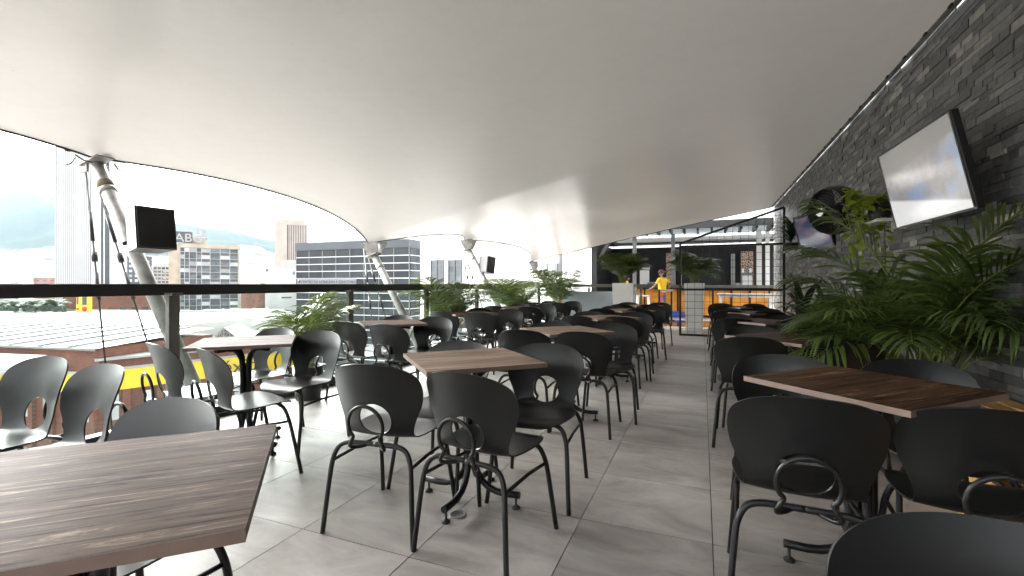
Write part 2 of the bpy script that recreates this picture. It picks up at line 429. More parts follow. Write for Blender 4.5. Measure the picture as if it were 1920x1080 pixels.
def mat_brickwall(name, c1, c2, mortar, sc):
    m, nt, b, out = newmat(name); L = nt.links
    tc = N(nt, 'ShaderNodeTexCoord')
    mp = N(nt, 'ShaderNodeMapping'); mp.inputs['Rotation'].default_value = (R(90), 0, 0); L.new(tc.outputs['Object'], mp.inputs['Vector'])
    br = N(nt, 'ShaderNodeTexBrick', Scale=sc); L.new(mp.outputs['Vector'], br.inputs['Vector'])
    br.inputs['Color1'].default_value = (*c1, 1); br.inputs['Color2'].default_value = (*c2, 1); br.inputs['Mortar'].default_value = (*mortar, 1)
    br.inputs['Mortar Size'].default_value = 0.012
    nz = N(nt, 'ShaderNodeTexNoise', Scale=0.3, Detail=7.0); L.new(tc.outputs['Object'], nz.inputs['Vector'])
    r = ramp(nt, nz.outputs['Fac'], [(0.3, (0.7, 0.7, 0.7)), (0.7, (1.25, 1.2, 1.15))])
    mx = N(nt, 'ShaderNodeMix', data_type='RGBA', blend_type='MULTIPLY'); mx.inputs['Factor'].default_value = 1
    L.new(br.outputs['Color'], mx.inputs['A']); L.new(r.outputs['Color'], mx.inputs['B']); L.new(mx.outputs['Result'], b.inputs['Base Color'])
    b.inputs['Roughness'].default_value = 0.85
    return m
MAT['brick'] = mat_brickwall('red_brick', (0.21, 0.080, 0.052), (0.165, 0.066, 0.045), (0.18, 0.13, 0.105), 1.0)
MAT['brick_pale'] = mat_brickwall('pale_red_brick', (0.25, 0.125, 0.095), (0.21, 0.105, 0.08), (0.22, 0.165, 0.14), 1.0)

def mat_pattern():
    """dark column clad in a carved leaf-like pattern"""
    m, nt, b, out = newmat('carved_cladding'); L = nt.links
    tc = N(nt, 'ShaderNodeTexCoord')
    vo = N(nt, 'ShaderNodeTexVoronoi', Scale=14.0, feature='DISTANCE_TO_EDGE'); L.new(tc.outputs['Object'], vo.inputs['Vector'])
    r = ramp(nt, vo.outputs['Distance'], [(0.12, (0.60, 0.42, 0.32)), (0.2, (0.03, 0.022, 0.018))])
    L.new(r.outputs['Color'], b.inputs['Base Color']); b.inputs['Roughness'].default_value = 0.6
    return m
MAT['carved'] = mat_pattern()

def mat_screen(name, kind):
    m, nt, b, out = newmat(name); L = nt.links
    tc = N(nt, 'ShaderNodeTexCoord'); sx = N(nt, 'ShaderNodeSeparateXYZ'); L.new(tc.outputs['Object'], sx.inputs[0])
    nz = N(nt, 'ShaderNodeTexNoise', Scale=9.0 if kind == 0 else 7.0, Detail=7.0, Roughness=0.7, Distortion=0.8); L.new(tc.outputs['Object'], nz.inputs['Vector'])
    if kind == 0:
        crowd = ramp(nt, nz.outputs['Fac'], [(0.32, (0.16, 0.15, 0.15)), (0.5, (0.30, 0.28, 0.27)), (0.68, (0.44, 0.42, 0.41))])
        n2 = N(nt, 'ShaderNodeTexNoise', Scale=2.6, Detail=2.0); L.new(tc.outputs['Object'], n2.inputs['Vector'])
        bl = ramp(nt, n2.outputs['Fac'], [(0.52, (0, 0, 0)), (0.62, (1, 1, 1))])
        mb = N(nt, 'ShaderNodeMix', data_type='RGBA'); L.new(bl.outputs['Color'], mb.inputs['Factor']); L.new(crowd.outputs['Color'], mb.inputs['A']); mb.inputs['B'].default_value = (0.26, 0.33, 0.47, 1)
        # picture bands up the screen, reflections painted in as glow (local z is the screen's height): reflected white, crowd, plain reflected canopy grey that climbs to one side
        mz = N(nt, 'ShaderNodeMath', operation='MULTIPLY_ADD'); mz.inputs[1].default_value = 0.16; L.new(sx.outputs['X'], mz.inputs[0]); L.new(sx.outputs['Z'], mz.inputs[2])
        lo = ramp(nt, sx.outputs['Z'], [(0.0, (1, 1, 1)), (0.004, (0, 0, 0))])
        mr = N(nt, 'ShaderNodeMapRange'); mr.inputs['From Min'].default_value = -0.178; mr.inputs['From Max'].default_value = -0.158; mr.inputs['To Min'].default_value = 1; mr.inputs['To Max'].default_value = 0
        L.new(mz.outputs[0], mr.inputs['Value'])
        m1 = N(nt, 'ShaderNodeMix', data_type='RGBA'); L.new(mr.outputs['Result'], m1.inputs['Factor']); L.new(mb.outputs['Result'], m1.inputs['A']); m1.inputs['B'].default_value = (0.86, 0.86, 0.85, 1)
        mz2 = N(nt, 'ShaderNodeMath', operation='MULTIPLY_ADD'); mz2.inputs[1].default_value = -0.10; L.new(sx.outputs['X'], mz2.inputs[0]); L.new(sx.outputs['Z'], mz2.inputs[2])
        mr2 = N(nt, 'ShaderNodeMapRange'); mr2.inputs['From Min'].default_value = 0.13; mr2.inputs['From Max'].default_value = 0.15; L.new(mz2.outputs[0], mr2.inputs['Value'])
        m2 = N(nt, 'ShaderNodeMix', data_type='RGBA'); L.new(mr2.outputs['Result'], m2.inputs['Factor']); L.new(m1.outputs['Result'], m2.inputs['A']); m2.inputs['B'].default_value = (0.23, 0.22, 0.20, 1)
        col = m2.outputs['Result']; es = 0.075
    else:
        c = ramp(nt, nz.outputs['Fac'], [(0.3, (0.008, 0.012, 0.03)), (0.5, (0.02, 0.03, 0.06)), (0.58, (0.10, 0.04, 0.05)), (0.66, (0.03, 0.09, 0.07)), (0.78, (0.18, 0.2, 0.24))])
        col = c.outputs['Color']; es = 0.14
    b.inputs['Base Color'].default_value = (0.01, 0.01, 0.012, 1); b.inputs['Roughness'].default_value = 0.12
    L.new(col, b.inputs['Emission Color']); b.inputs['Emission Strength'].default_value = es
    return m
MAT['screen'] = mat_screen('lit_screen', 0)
MAT['screen2'] = mat_screen('dim_screen', 1)

def mat_hill(name, c1, c2, town):
    m, nt, b, out = newmat(name); L = nt.links
    geo = N(nt, 'ShaderNodeNewGeometry')
    nz = N(nt, 'ShaderNodeTexNoise', Scale=0.006, Detail=9.0, Roughness=0.65); L.new(geo.outputs['Position'], nz.inputs['Vector'])
    r = ramp(nt, nz.outputs['Fac'], [(0.3, c1), (0.7, c2)])
    vo = N(nt, 'ShaderNodeTexVoronoi', Scale=0.06); L.new(geo.outputs['Position'], vo.inputs['Vector'])
    hs = ramp(nt, vo.outputs['Color'], [(0.45, (0.12, 0.10, 0.09)), (0.6, (0.62, 0.55, 0.50))])
    n2 = N(nt, 'ShaderNodeTexNoise', Scale=0.0035, Detail=5.0); L.new(geo.outputs['Position'], n2.inputs['Vector'])
    sx = N(nt, 'ShaderNodeSeparateXYZ'); L.new(geo.outputs['Position'], sx.inputs[0])
    hz = N(nt, 'ShaderNodeMapRange'); hz.inputs['From Min'].default_value = town; hz.inputs['From Max'].default_value = town * 0.2; L.new(sx.outputs['Z'], hz.inputs['Value'])
    mu = N(nt, 'ShaderNodeMath', operation='MULTIPLY'); L.new(hz.outputs['Result'], mu.inputs[0]); L.new(n2.outputs['Fac'], mu.inputs[1])
    gt = ramp(nt, mu.outputs[0], [(0.30, (0, 0, 0)), (0.45, (1, 1, 1))])
    mx = N(nt, 'ShaderNodeMix', data_type='RGBA'); L.new(gt.outputs['Color'], mx.inputs['Factor']); L.new(r.outputs['Color'], mx.inputs['A']); L.new(hs.outputs['Color'], mx.inputs['B'])
    L.new(mx.outputs['Result'], b.inputs['Base Color']); b.inputs['Roughness'].default_value = 1.0
    b.inputs['Specular IOR Level'].default_value = 0.0
    return m
MAT['hill'] = mat_hill('wooded_hill', (0.020, 0.036, 0.034), (0.045, 0.062, 0.050), 260.0)

# ================================================================== THE TERRACE
WALL_X = 1.75
RAIL_X = -4.02
TX, TY = 0.043, 2.28             # a floor joint crossing
TP = 0.604; TQ = 0.60

mb = MB(); mb.box((-1.225, 6.18, -0.162), (6.16, 15.0, 0.30))
floor = struct(mb.build('floor', MAT['grout']))
mt = MB(); mt.box((0, 0, -0.006), (TP - 0.004, TQ - 0.004, 0.011))
tile_me = mt.mesh('tile', MAT['tile'])
for i in range(-7, 3):
    for j in range(-6, 19):
        o = link_mesh('tile', tile_me, floor, (TX + (i + 0.5) * TP, TY + (j + 0.5) * TQ, random.uniform(-0.0008, 0.0006)))
mb = MB(); mb.box((-1.225, -4.36, -0.15), (6.16, 6.0, 0.30))
struct(mb.build('rear_floor', MAT['tile']))
mb = MB(); mb.box((-1.6, 14.85, -0.15), (12.0, 2.3, 0.30)); struct(mb.build('polished_floor', MAT['granite']))
mb = MB(); mb.box((-1.6, 19.8, -0.15), (12.0, 7.56, 0.30)); struct(mb.build('bar_floor', MAT['tile']))

# floor drain
dr = empty('floor_drain', (-1.15, 2.08, 0.001))
tag(dr, 'small round metal drain grate set in the tiles beside a table foot', 'drain')
MB().lathe([(0.043, 0.0), (0.043, 0.004), (0.034, 0.004), (0.034, 0.001), (0.0, 0.001)], 24).build('rim', MAT['steel'], dr)
for k in range(-3, 4):
    w = math.sqrt(max(0, 0.034 ** 2 - (k * 0.009) ** 2))
    m_ = MB(); m_.box((0, k * 0.009, 0.003), (2 * w, 0.0045, 0.003)); m_.build('bar', MAT['chrome'], dr)

# ------------------------------------------------------------------ slate wall
wall = empty('stone_wall', (WALL_X, 0, 0))
tag(wall, 'dark wall of split slate strips along the right of the terrace', 'wall')
WZ = 3.42
m_ = MB(); m_.box((0.12, 4.0, WZ / 2), (0.2, 20.0, WZ)); m_.build('backing', MAT['mortar'], wall)
pieces = []
rw = random.Random(3)
z = 0.0
while z < WZ - 0.03:
    h = rw.choice((0.034, 0.044, 0.05, 0.055, 0.062))
    y = 1.6 - rw.random() * 0.2
    while y < 13.95:
        L_ = rw.choice((0.11, 0.15, 0.18, 0.22, 0.26, 0.31)) * rw.uniform(0.9, 1.1)
        if y + L_ > 14.0: L_ = 14.0 - y
        dep = rw.choice((0.0, 0.001, 0.002, 0.003, 0.005, 0.008))
        hh = h * (1.0 if rw.random() < 0.9 else 0.985)
        if L_ > 0.02: pieces.append((y, z, L_, hh, dep))
        y += L_
    z += h
def seen_area(p):
    y, z, L_, h, d = p
    zc = y * CS - WALL_X * SN
    if zc < 0.5: return 0
    px = 960 + FPX * (WALL_X * CS + y * SN) / zc; py = HOR + FPX * (EYE - z) / zc
    if px > 1905 or py < 5 or py > 760: return 0
    return L_ * h / zc ** 3
ranked = sorted(pieces, key=seen_area, reverse=True)
cube_me = MB().box((0, 0, 0), (1, 1, 1)).mesh('slate_strip', MAT['slate'])
for (y, z, L_, h, d) in ranked[:300]:
    t_ = 0.022 + d
    link_mesh('slate_strip', cube_me, wall, (0.02 - t_ / 2, y + L_ / 2, z + h / 2), (rw.uniform(-0.004, 0.004), 0, 0), (t_, L_ - 0.0035, h - 0.003))
m_ = MB()
for (y, z, L_, h, d) in ranked[300:]:
    t_ = 0.022 + d
    m_.box((0.02 - t_ / 2, y + L_ / 2, z + h / 2), (t_, L_ - 0.0035, h - 0.003))
o = m_.build('slate_field', MAT['slate'], wall); o['kind'] = 'stuff'

# ------------------------------------------------------------------ canopy
MAST_TOP = [(-5.95, -1.75, 2.05), (-5.95, 2.87, 2.51), (-5.95, 7.23, 1.97), (-5.95, 11.1, 2.37), (-5.95, 16.35, 2.03)]
MAST_TOP = [Vector(p) for p in [(-5.95, -6.2, 2.5)] + MAST_TOP]
WALL_TOP = 3.22
NS, NT = 44, 26
rows = []
def edge_pt(i, t):
    a, b = MAST_TOP[i], MAST_TOP[i + 1]
    p = a.lerp(b, t)
    q = 4 * t * (1 - t)
    return Vector((p.x + 0.62 * q, p.y, p.z + 0.13 * q))
for i in range(1, len(MAST_TOP) - 1):
    for k in range(NT):
        rows.append(edge_pt(i, k / NT))
rows.append(MAST_TOP[-1].copy())
Y0, Y1 = MAST_TOP[1].y, MAST_TOP[-1].y
cv = MB(); grid = []
for ri, e in enumerate(rows):
    t = (e.y - Y0) / (Y1 - Y0)
    wy = Y0 + (14.0 - Y0) * t
    line = []
    for k in range(NS + 1):
        s = k / NS
        mean = Vector((-5.5, e.y, 2.2)).lerp(Vector((WALL_X - 0.02, wy, WALL_TOP)), s)
        dev = (e - Vector((-5.5, e.y, 2.2))) * (1 - s) ** 1.7
        p = mean + dev
        p.z += 0.10 * math.sin(math.pi * s) * (0.4 + 0.6 * s)
        far = max(0.0, (t - 0.64) / 0.36) ** 2
        p.y -= 0.55 * far * 4 * s * (1 - s)
        p.z -= 0.13 * far * 4 * s * (1 - s)
        # soft creases of tension running from the mast heads
        line.append(p)
    grid.append(line)
idx = {}
for i, line in enumerate(grid):
    for k, p in enumerate(line):
        idx[i, k] = len(cv.v); cv.v.append(tuple(p))
for i in range(len(grid) - 1):
    for k in range(NS):
        cv.f.append((idx[i, k], idx[i, k + 1], idx[i + 1, k + 1], idx[i + 1, k])); cv.m.append(0); cv.sm.append(True)
canopy = cv.build('canopy', MAT['membrane'])
tag(canopy, 'large pale tensioned fabric canopy stretched from slanted masts to the slate wall', 'canopy')
MB().tube([g[0] + Vector((0, 0, -0.006)) for g in grid], 0.011, 6).build('edge_cable', MAT['cable'], canopy)
MB().tube([p + Vector((0, 0, -0.006)) for p in grid[-1]], 0.011, 6).build('edge_cable', MAT['cable'], canopy)
MB().bar((WALL_X - 0.045, Y0, WALL_TOP + 0.0), (WALL_X - 0.045, 13.9, WALL_TOP + 0.0), 0.05, 0.022).build('edge_clamp', MAT['dirt_white'], canopy)
yy = 1.0
while yy < 13.8:
    m_ = MB(); m_.box((WALL_X - 0.072, yy, WALL_TOP - 0.008), (0.014, 0.05, 0.03)); m_.build('clip', MAT['cable'], canopy)
    yy += 0.42

# ------------------------------------------------------------------ masts with stays
def mast(idx_, base, top, label, plate=True):
    base = Vector(base); top = Vector(top)
    root = empty('canopy_mast', base)
    tag(root, label, 'mast', 'slanted masts that hold the canopy')
    d = (top - base)
    L_ = d.length; u = d / L_
    head = top - u * (0.30 if plate else 0.10) - base
    MB().tube([u * -0.5, head * 0.5, head], 0.066, 18).build('pole', MAT['dirt_white'], root)
    MB().tube([head - u * 0.36, head - u * 0.30], 0.074, 18).build('collar', MAT['dirt_white'], root)
    q = Vector((1, 0, 0))
    tl = top - base
    if plate:
        # folded head plate hung between pole and canopy corner
        side = Vector((0, 1, 0))
        a = head + u * 0.0
        m_ = MB()
        for sgn in (-1, 1):
            p = [a + side * 0.02 * sgn + Vector((-0.10, 0, -0.02)), a + side * 0.02 * sgn + Vector((0.12, 0, -0.02)), tl + Vector((0.34, sgn * 0.14, 0.0)), tl + Vector((-0.03, sgn * 0.16, -0.02))]
            m_.face(p); m_.face([x + Vector((0, sgn * 0.012, 0)) for x in reversed(p)])
        m_.box(a + Vector((0.0, 0, -0.02)), (0.26, 0.2, 0.02), (0, -0.35, 0))
        m_.build('head_plate', MAT['dirt_white'], root)
    else:
        m_ = MB(); m_.box(tl + Vector((0.05, 0, -0.05)), (0.34, 0.16, 0.016), (0, -0.2, 0)); m_.box(tl + Vector((-0.06, -0.05, -0.1)), (0.12, 0.02, 0.12)); m_.build('head_plate', MAT['dirt_white'], root)
        m_ = MB(); m_.tube([head - u * 0.30, head - u * 0.22], 0.069, 18); m_.build('rust_band', MAT['bark'], root)
    for j, (bx, by, bz) in enumerate(((-0.55, -0.42, -0.6), (-0.42, 0.10, -0.6))):
        A = tl + Vector((-0.08, -0.03 + 0.06 * j, -0.12)); B = Vector((bx, by, bz))
        m_ = MB().tube([A, A.lerp(B, 0.5), B], 0.0085, 6)
        c = m_.build('stay_cable', MAT['cable'], root)
        for f0, f1, r_ in ((0.16, 0.26, 0.017), (0.30, 0.33, 0.026), (0.37, 0.46, 0.018)):
            m_ = MB().tube([A.lerp(B, f0), A.lerp(B, f1)], r_, 8); m_.build('turnbuckle', MAT['cable'], c)
    # loose lacing round the head
    m_ = MB()
    rr = random.Random(idx_)
    for j in range(7):
        p0 = tl + Vector((rr.uniform(-0.12, 0.2), rr.uniform(-0.25, 0.25), rr.uniform(-0.05, 0.03)))
        p1 = p0 + Vector((rr.uniform(-0.1, 0.1), rr.uniform(-0.16, 0.16), rr.uniform(-0.09, 0.03)))
        m_.tube([p0, p0.lerp(p1, 0.5) + Vector((0, 0, -0.02)), p1], 0.007, 5)
        lo = m_.build('lashing', MAT['cable'], root); m_ = MB()
    return root
mast(1, (-4.41, 2.99, 0), MAST_TOP[2], 'slanted grey mast with peeling paint carrying a big loudspeaker', plate=False)
mast(2, (-4.42, 6.75, 0), MAST_TOP[3], 'slanted pale mast between the second and third rail palms, no loudspeaker')
mast(3, (-4.42, 10.75, 0), MAST_TOP[4], 'slanted pale mast carrying the smaller tilted loudspeaker before the white building')
mast(4, (-4.45, 16.1, 0), MAST_TOP[5], 'last slanted mast at the far canopy corner behind the cross rail')

def speaker(loc, rz, tilt, s, label):
    root = empty('loudspeaker', loc, 0)
    root.rotation_euler = (tilt, 0, rz)
    tag(root, label, 'loudspeaker', 'loudspeakers on the masts')
    w, h, d = 0.36 * s, 0.43 * s, 0.28 * s
    m_ = MB(); m_.face([(-w / 2, -d / 2, -h / 2), (w / 2, -d / 2, -h / 2), (w / 2, -d / 2, h / 2), (-w / 2, -d / 2, h / 2)])
    m_ = MB()
    f = [(-w / 2, -d / 2), (w / 2, -d / 2), (w / 2 * 0.78, d / 2), (-w / 2 * 0.78, d / 2)]
    lo = [(x, y, -h / 2) for x, y in f]; hi = [(x, y, h / 2) for x, y in f]
    m_.face(lo[::-1]); m_.face(hi)
    for k in range(4): m_.face([lo[k], lo[(k + 1) % 4], hi[(k + 1) % 4], hi[k]])
    m_.build('cabinet', MAT['rail'], root, bevel=0.012)
    m_ = MB(); m_.box((0, -d / 2 - 0.006, 0), (w * 0.93, 0.014, h * 0.94)); m_.build('grille', MAT['metal_black'], root, bevel=0.008)
    m_ = MB(); m_.box((0, d / 2 + 0.02, -0.02), (0.10, 0.06, 0.22)); m_.bar((0, d / 2 + 0.04, -0.06), (-0.12, d / 2 + 0.10, -0.10), 0.03); m_.build('bracket', MAT['metal_black'], root)
    return root
sp1 = P(280, 432, 4.33)
speaker(sp1, R(84), R(-7), 0.9, 'big black square loudspeaker fixed to the peeling grey mast')
sp2 = P(914, 497, 12.2)
speaker(sp2, R(-25), R(-8), 1.0, 'smaller-looking tilted black loudspeaker on the mast before the white building')

# ------------------------------------------------------------------ glass railing
rail = empty('glass_railing', (RAIL_X, 0, 0))
tag(rail, 'dark metal railing with glass panes along the open terrace edge', 'railing')
m_ = MB(); m_.box((0, 5.55, 1.127), (0.075, 16.2, 0.092)); m_.build('handrail', MAT['rail'], rail, bevel=0.004)
m_ = MB(); m_.box((0, 5.55, 0.045), (0.09, 16.2, 0.09)); m_.build('bottom_channel', MAT['metal_black'], rail, bevel=0.004)
m_ = MB(); m_.box((-0.16, 5.55, -0.2), (0.22, 16.2, 0.398)); m_.build('slab_edge', MAT['grey'], rail)
posts = [-2.5, -0.6, 0.95, 2.43, 4.46, 6.15, 7.88, 9.7, 11.5, 13.45]
for k, y in enumerate(posts):
    m_ = MB(); m_.box((0.075, y, 0.54), (0.045, 0.085, 1.08)); p_ = m_.build('post', MAT['post'], rail, bevel=0.003)
    m_ = MB(); m_.box((0.085, y, 1.09), (0.10, 0.085, 0.022)); m_.build('bracket', MAT['post'], p_, bevel=0.003)
    m_ = MB(); m_.box((0.09, y, 0.012), (0.14, 0.16, 0.016)); m_.build('base_plate', MAT['chrome'], p_)
for a, b in zip(posts[:-1], posts[1:]):
    m_ = MB(); m_.box((0, (a + b) / 2, 0.585), (0.012, b - a - 0.012, 0.985)); m_.build('glass_pane', MAT['glass'], rail)
cr = empty('cross_railing', (RAIL_X, 13.66, 0))
tag(cr, 'short grey cross railing with glass behind the blue-grey panel', 'railing')
m_ = MB(); m_.box((1.35, 0, 1.13), (2.7, 0.06, 0.085)); m_.build('handrail', MAT['post'], cr, bevel=0.004)
for x in (0.9, 2.4):
    m_ = MB(); m_.box((x, 0.0, 0.54), (0.06, 0.06, 1.08)); m_.build('post', MAT['post'], cr)
for x in (0.45, 1.65):
    m_ = MB(); m_.box((x, 0, 0.56), (0.82 if x < 1 else 1.42, 0.012, 1.0)); m_.build('glass_pane', MAT['glass'], cr)

# ------------------------------------------------------------------ dining table
TOPZ = 0.77; TS = 0.62
def make_table(wood):
    root = empty('dining_table')
    m_ = MB(); m_.box((0, 0, TOPZ - 0.011), (TS, TS, 0.022), mat=0)
    for k in range(2, 6): m_.m[k] = 1
    m_.build('tabletop', [wood, MAT['wood_edge']], root, rot=(0, 0, R(45)))
    m_ = MB(); m_.box((0, 0, TOPZ - 0.0285), (0.34, 0.34, 0.012), (0, 0, R(45))); m_.build('top_plate', MAT['metal_black'], root)
    for k in range(4):
        a = k * math.pi / 2
        d = Vector((math.cos(a), math.sin(a), 0))
        def q(r, z): return d * r + Vector((0, 0, z))
        path = [q(0.285, 0.070), q(0.2, 0.066), q(0.15, 0.070), q(0.105, 0.085), q(0.066, 0.115), q(0.038, 0.165), q(0.026, 0.23),
                q(0.026, 0.42), q(0.026, 0.58), q(0.034, 0.645), q(0.058, 0.69), q(0.095, 0.718), q(0.15, 0.725), q(0.22, 0.725)]
        l_ = MB().tube(path, 0.0175, 10).build('leg', MAT['metal_black'], root)
        c = d * 0.265
        MB().lathe([(0.0, 0.0), (0.021, 0.0), (0.022, 0.008), (0.010, 0.016), (0.006, 0.018), (0.006, 0.056)], 12, c).build('foot', MAT['glide'], l_)
    return root

# ------------------------------------------------------------------ shell chair
def chair_profile():
    pts = [(0.236, 0.420), (0.222, 0.434), (0.18, 0.445), (0.12, 0.449), (0.03, 0.444), (-0.06, 0.440), (-0.115, 0.444), (-0.150, 0.460), (-0.170, 0.490),
           (-0.182, 0.535), (-0.192, 0.60), (-0.207, 0.68), (-0.228, 0.755), (-0.246, 0.805)]
    sp = spline([(y, z, 0) for y, z in pts], 8)
    s = [0.0]
    for a, b in zip(sp[:-1], sp[1:]): s.append(s[-1] + (b - a).length)
    return sp, s
PROF, PS = chair_profile()
STOT = PS[-1]
def prof_at(s):
    s = min(max(s, 0), STOT)
    lo = 0
    while lo < len(PS) - 2 and PS[lo + 1] < s: lo += 1
    f = (s - PS[lo]) / max(1e-9, PS[lo + 1] - PS[lo])
    p = PROF[lo].lerp(PROF[lo + 1], f)
    return p.x, p.y
def s_of_z(zv):
    for k in range(len(PS) - 1):
        if PROF[k].x < -0.14 and PROF[k + 1].y >= zv: return PS[k]
    return STOT
def make_shell_mesh():
    T = STOT
    right = [(0.0, 0.0), (0.10, 0.008), (0.165, 0.045), (0.205, 0.11), (0.217, 0.19), (0.206, 0.28), (0.188, 0.355), (0.180, 0.40), (0.183, 0.445), (0.202, 0.50),
             (0.222, 0.55), (0.232, 0.60), (0.233, 0.645), (0.224, 0.69), (0.200, T - 0.040), (0.155, T - 0.016), (0.085, T - 0.003)]
    left = [(-x, s) for x, s in reversed(right[1:])]
    outl = [(p.x, p.y) for p in spline([(x, s, 0) for x, s in right + [(0, T)] + left], 4, closed=True)]
    hs = s_of_z(0.538)
    hole = [(0.084 * math.cos(2 * math.pi * k / 32), hs + 0.078 * math.sin(2 * math.pi * k / 32)) for k in range(32)]
    from math import floor as fl
    def inside(p, poly):
        c = False; n = len(poly)
        for i in range(n):
            (x1, y1), (x2, y2) = poly[i], poly[i - 1]
            if (y1 > p[1]) != (y2 > p[1]) and p[0] < (x2 - x1) * (p[1] - y1) / (y2 - y1) + x1: c = not c
        return c
    def mind(p, poly): return min((p[0] - a) ** 2 + (p[1] - b) ** 2 for a, b in poly)
    step = 0.02
    inner = []
    for j in range(1, int(T / step) + 1):
        for i in range(-12, 13):
            p = (i * step + (0.5 * step if j % 2 else 0), j * step)
            if inside(p, outl) and not inside(p, hole) and mind(p, outl) > (step * 0.55) ** 2 and mind(p, hole) > (step * 0.5) ** 2: inner.append(p)
    vs = [Vector(p) for p in outl + hole + inner]
    no, nh = len(outl), len(hole)
    edges = [(i, (i + 1) % no) for i in range(no)] + [(no + i, no + (i + 1) % nh) for i in range(nh)]
    ov, oe, of, *_ = delaunay_2d_cdt(vs, edges, [], 0, 1e-6)
    bm = bmesh.new()
    bv = []
    for p in ov:
        x, s = p.x, p.y
        y, z_ = prof_at(s)
        k = min(1, max(0, (s - 0.33) / 0.12)); k = k * k * (3 - 2 * k)
        top = min(1, max(0, (s - 0.55) / 0.25))
        y += k * (1.15 - 0.25 * top) * x * x
        z_ += (1 - k) * (0.28 * x * x - 0.10 * max(0, 0.10 - s) * abs(x) * 4)
        z_ -= 0.10 * max(0, s - 0.6) * (x / 0.2) ** 2 * 0.5
        bv.append(bm.verts.new((x, y, z_)))
    for f in of:
        c = sum((ov[i] for i in f), Vector((0, 0))) / len(f)
        if inside(c, hole) or not inside(c, outl): continue
        bm.faces.new([bv[i] for i in f])
    bm.normal_update()
    bmesh.ops.recalc_face_normals(bm, faces=bm.faces)
    for v in [v for v in bm.verts if not v.link_faces]: bm.verts.remove(v)
    bmesh.ops.solidify(bm, geom=bm.faces[:], thickness=0.0065)
    bmesh.ops.recalc_face_normals(bm, faces=bm.faces)
    for f in bm.faces: f.smooth = True
    for e in bm.edges:
        if e.is_manifold and e.calc_face_angle(0) > 0.9: e.smooth = False
    me = bpy.data.meshes.new('shell'); bm.to_mesh(me); bm.free()
    me.materials.append(MAT['chair'])
    return me
def make_chair():
    root = empty('dining_chair')
    link_mesh('shell', make_shell_mesh(), root)
    TR = 0.0118
    for sx in (1, -1):
        rear = spline([(0.238 * sx, -0.250, 0.0), (0.226 * sx, -0.238, 0.14), (0.213 * sx, -0.222, 0.29), (0.203 * sx, -0.212, 0.355), (0.178 * sx, -0.202, 0.402), (0.135 * sx, -0.194, 0.419), (0.06 * sx, -0.188, 0.420), (0, -0.188, 0.420)], 4)
        MB().tube(rear, TR, 10).build('leg', MAT['metal_black'], root)
        front = spline([(0.222 * sx, 0.240, 0.0), (0.212 * sx, 0.215, 0.14), (0.202 * sx, 0.186, 0.29), (0.192 * sx, 0.172, 0.355), (0.168 * sx, 0.160, 0.405), (0.12 * sx, 0.150, 0.423), (0.05 * sx, 0.146, 0.425), (0, 0.146, 0.425)], 4)
        MB().tube(front, TR, 10).build('leg', MAT['metal_black'], root)
        MB().tube([(0.206 * sx, -0.214, 0.335), (0.200 * sx, 0.0, 0.34), (0.1965 * sx, 0.178, 0.33)], 0.008, 8).build('stretcher', MAT['metal_black'], root)
    ring = []
    cz, rr_ = 0.527, 0.090
    for k in range(25):
        a = R(-52) + k / 24 * R(284)
        ring.append((rr_ * math.cos(a), -0.258 - 0.012 * math.sin(a), cz + rr_ * math.sin(a)))
    right = [(0.028, -0.178, 0.418), (0.055, -0.205, 0.412), (0.083, -0.235, 0.415), (0.088, -0.250, 0.432)]
    pts = right + [(x, y, z_) for x, y, z_ in ring[1:-1]] + [(-x, y, z_) for x, y, z_ in reversed(right)]
    MB().tube(spline(pts, 3), 0.0085, 8).build('ring_handle', MAT['metal_black'], root)
    return root

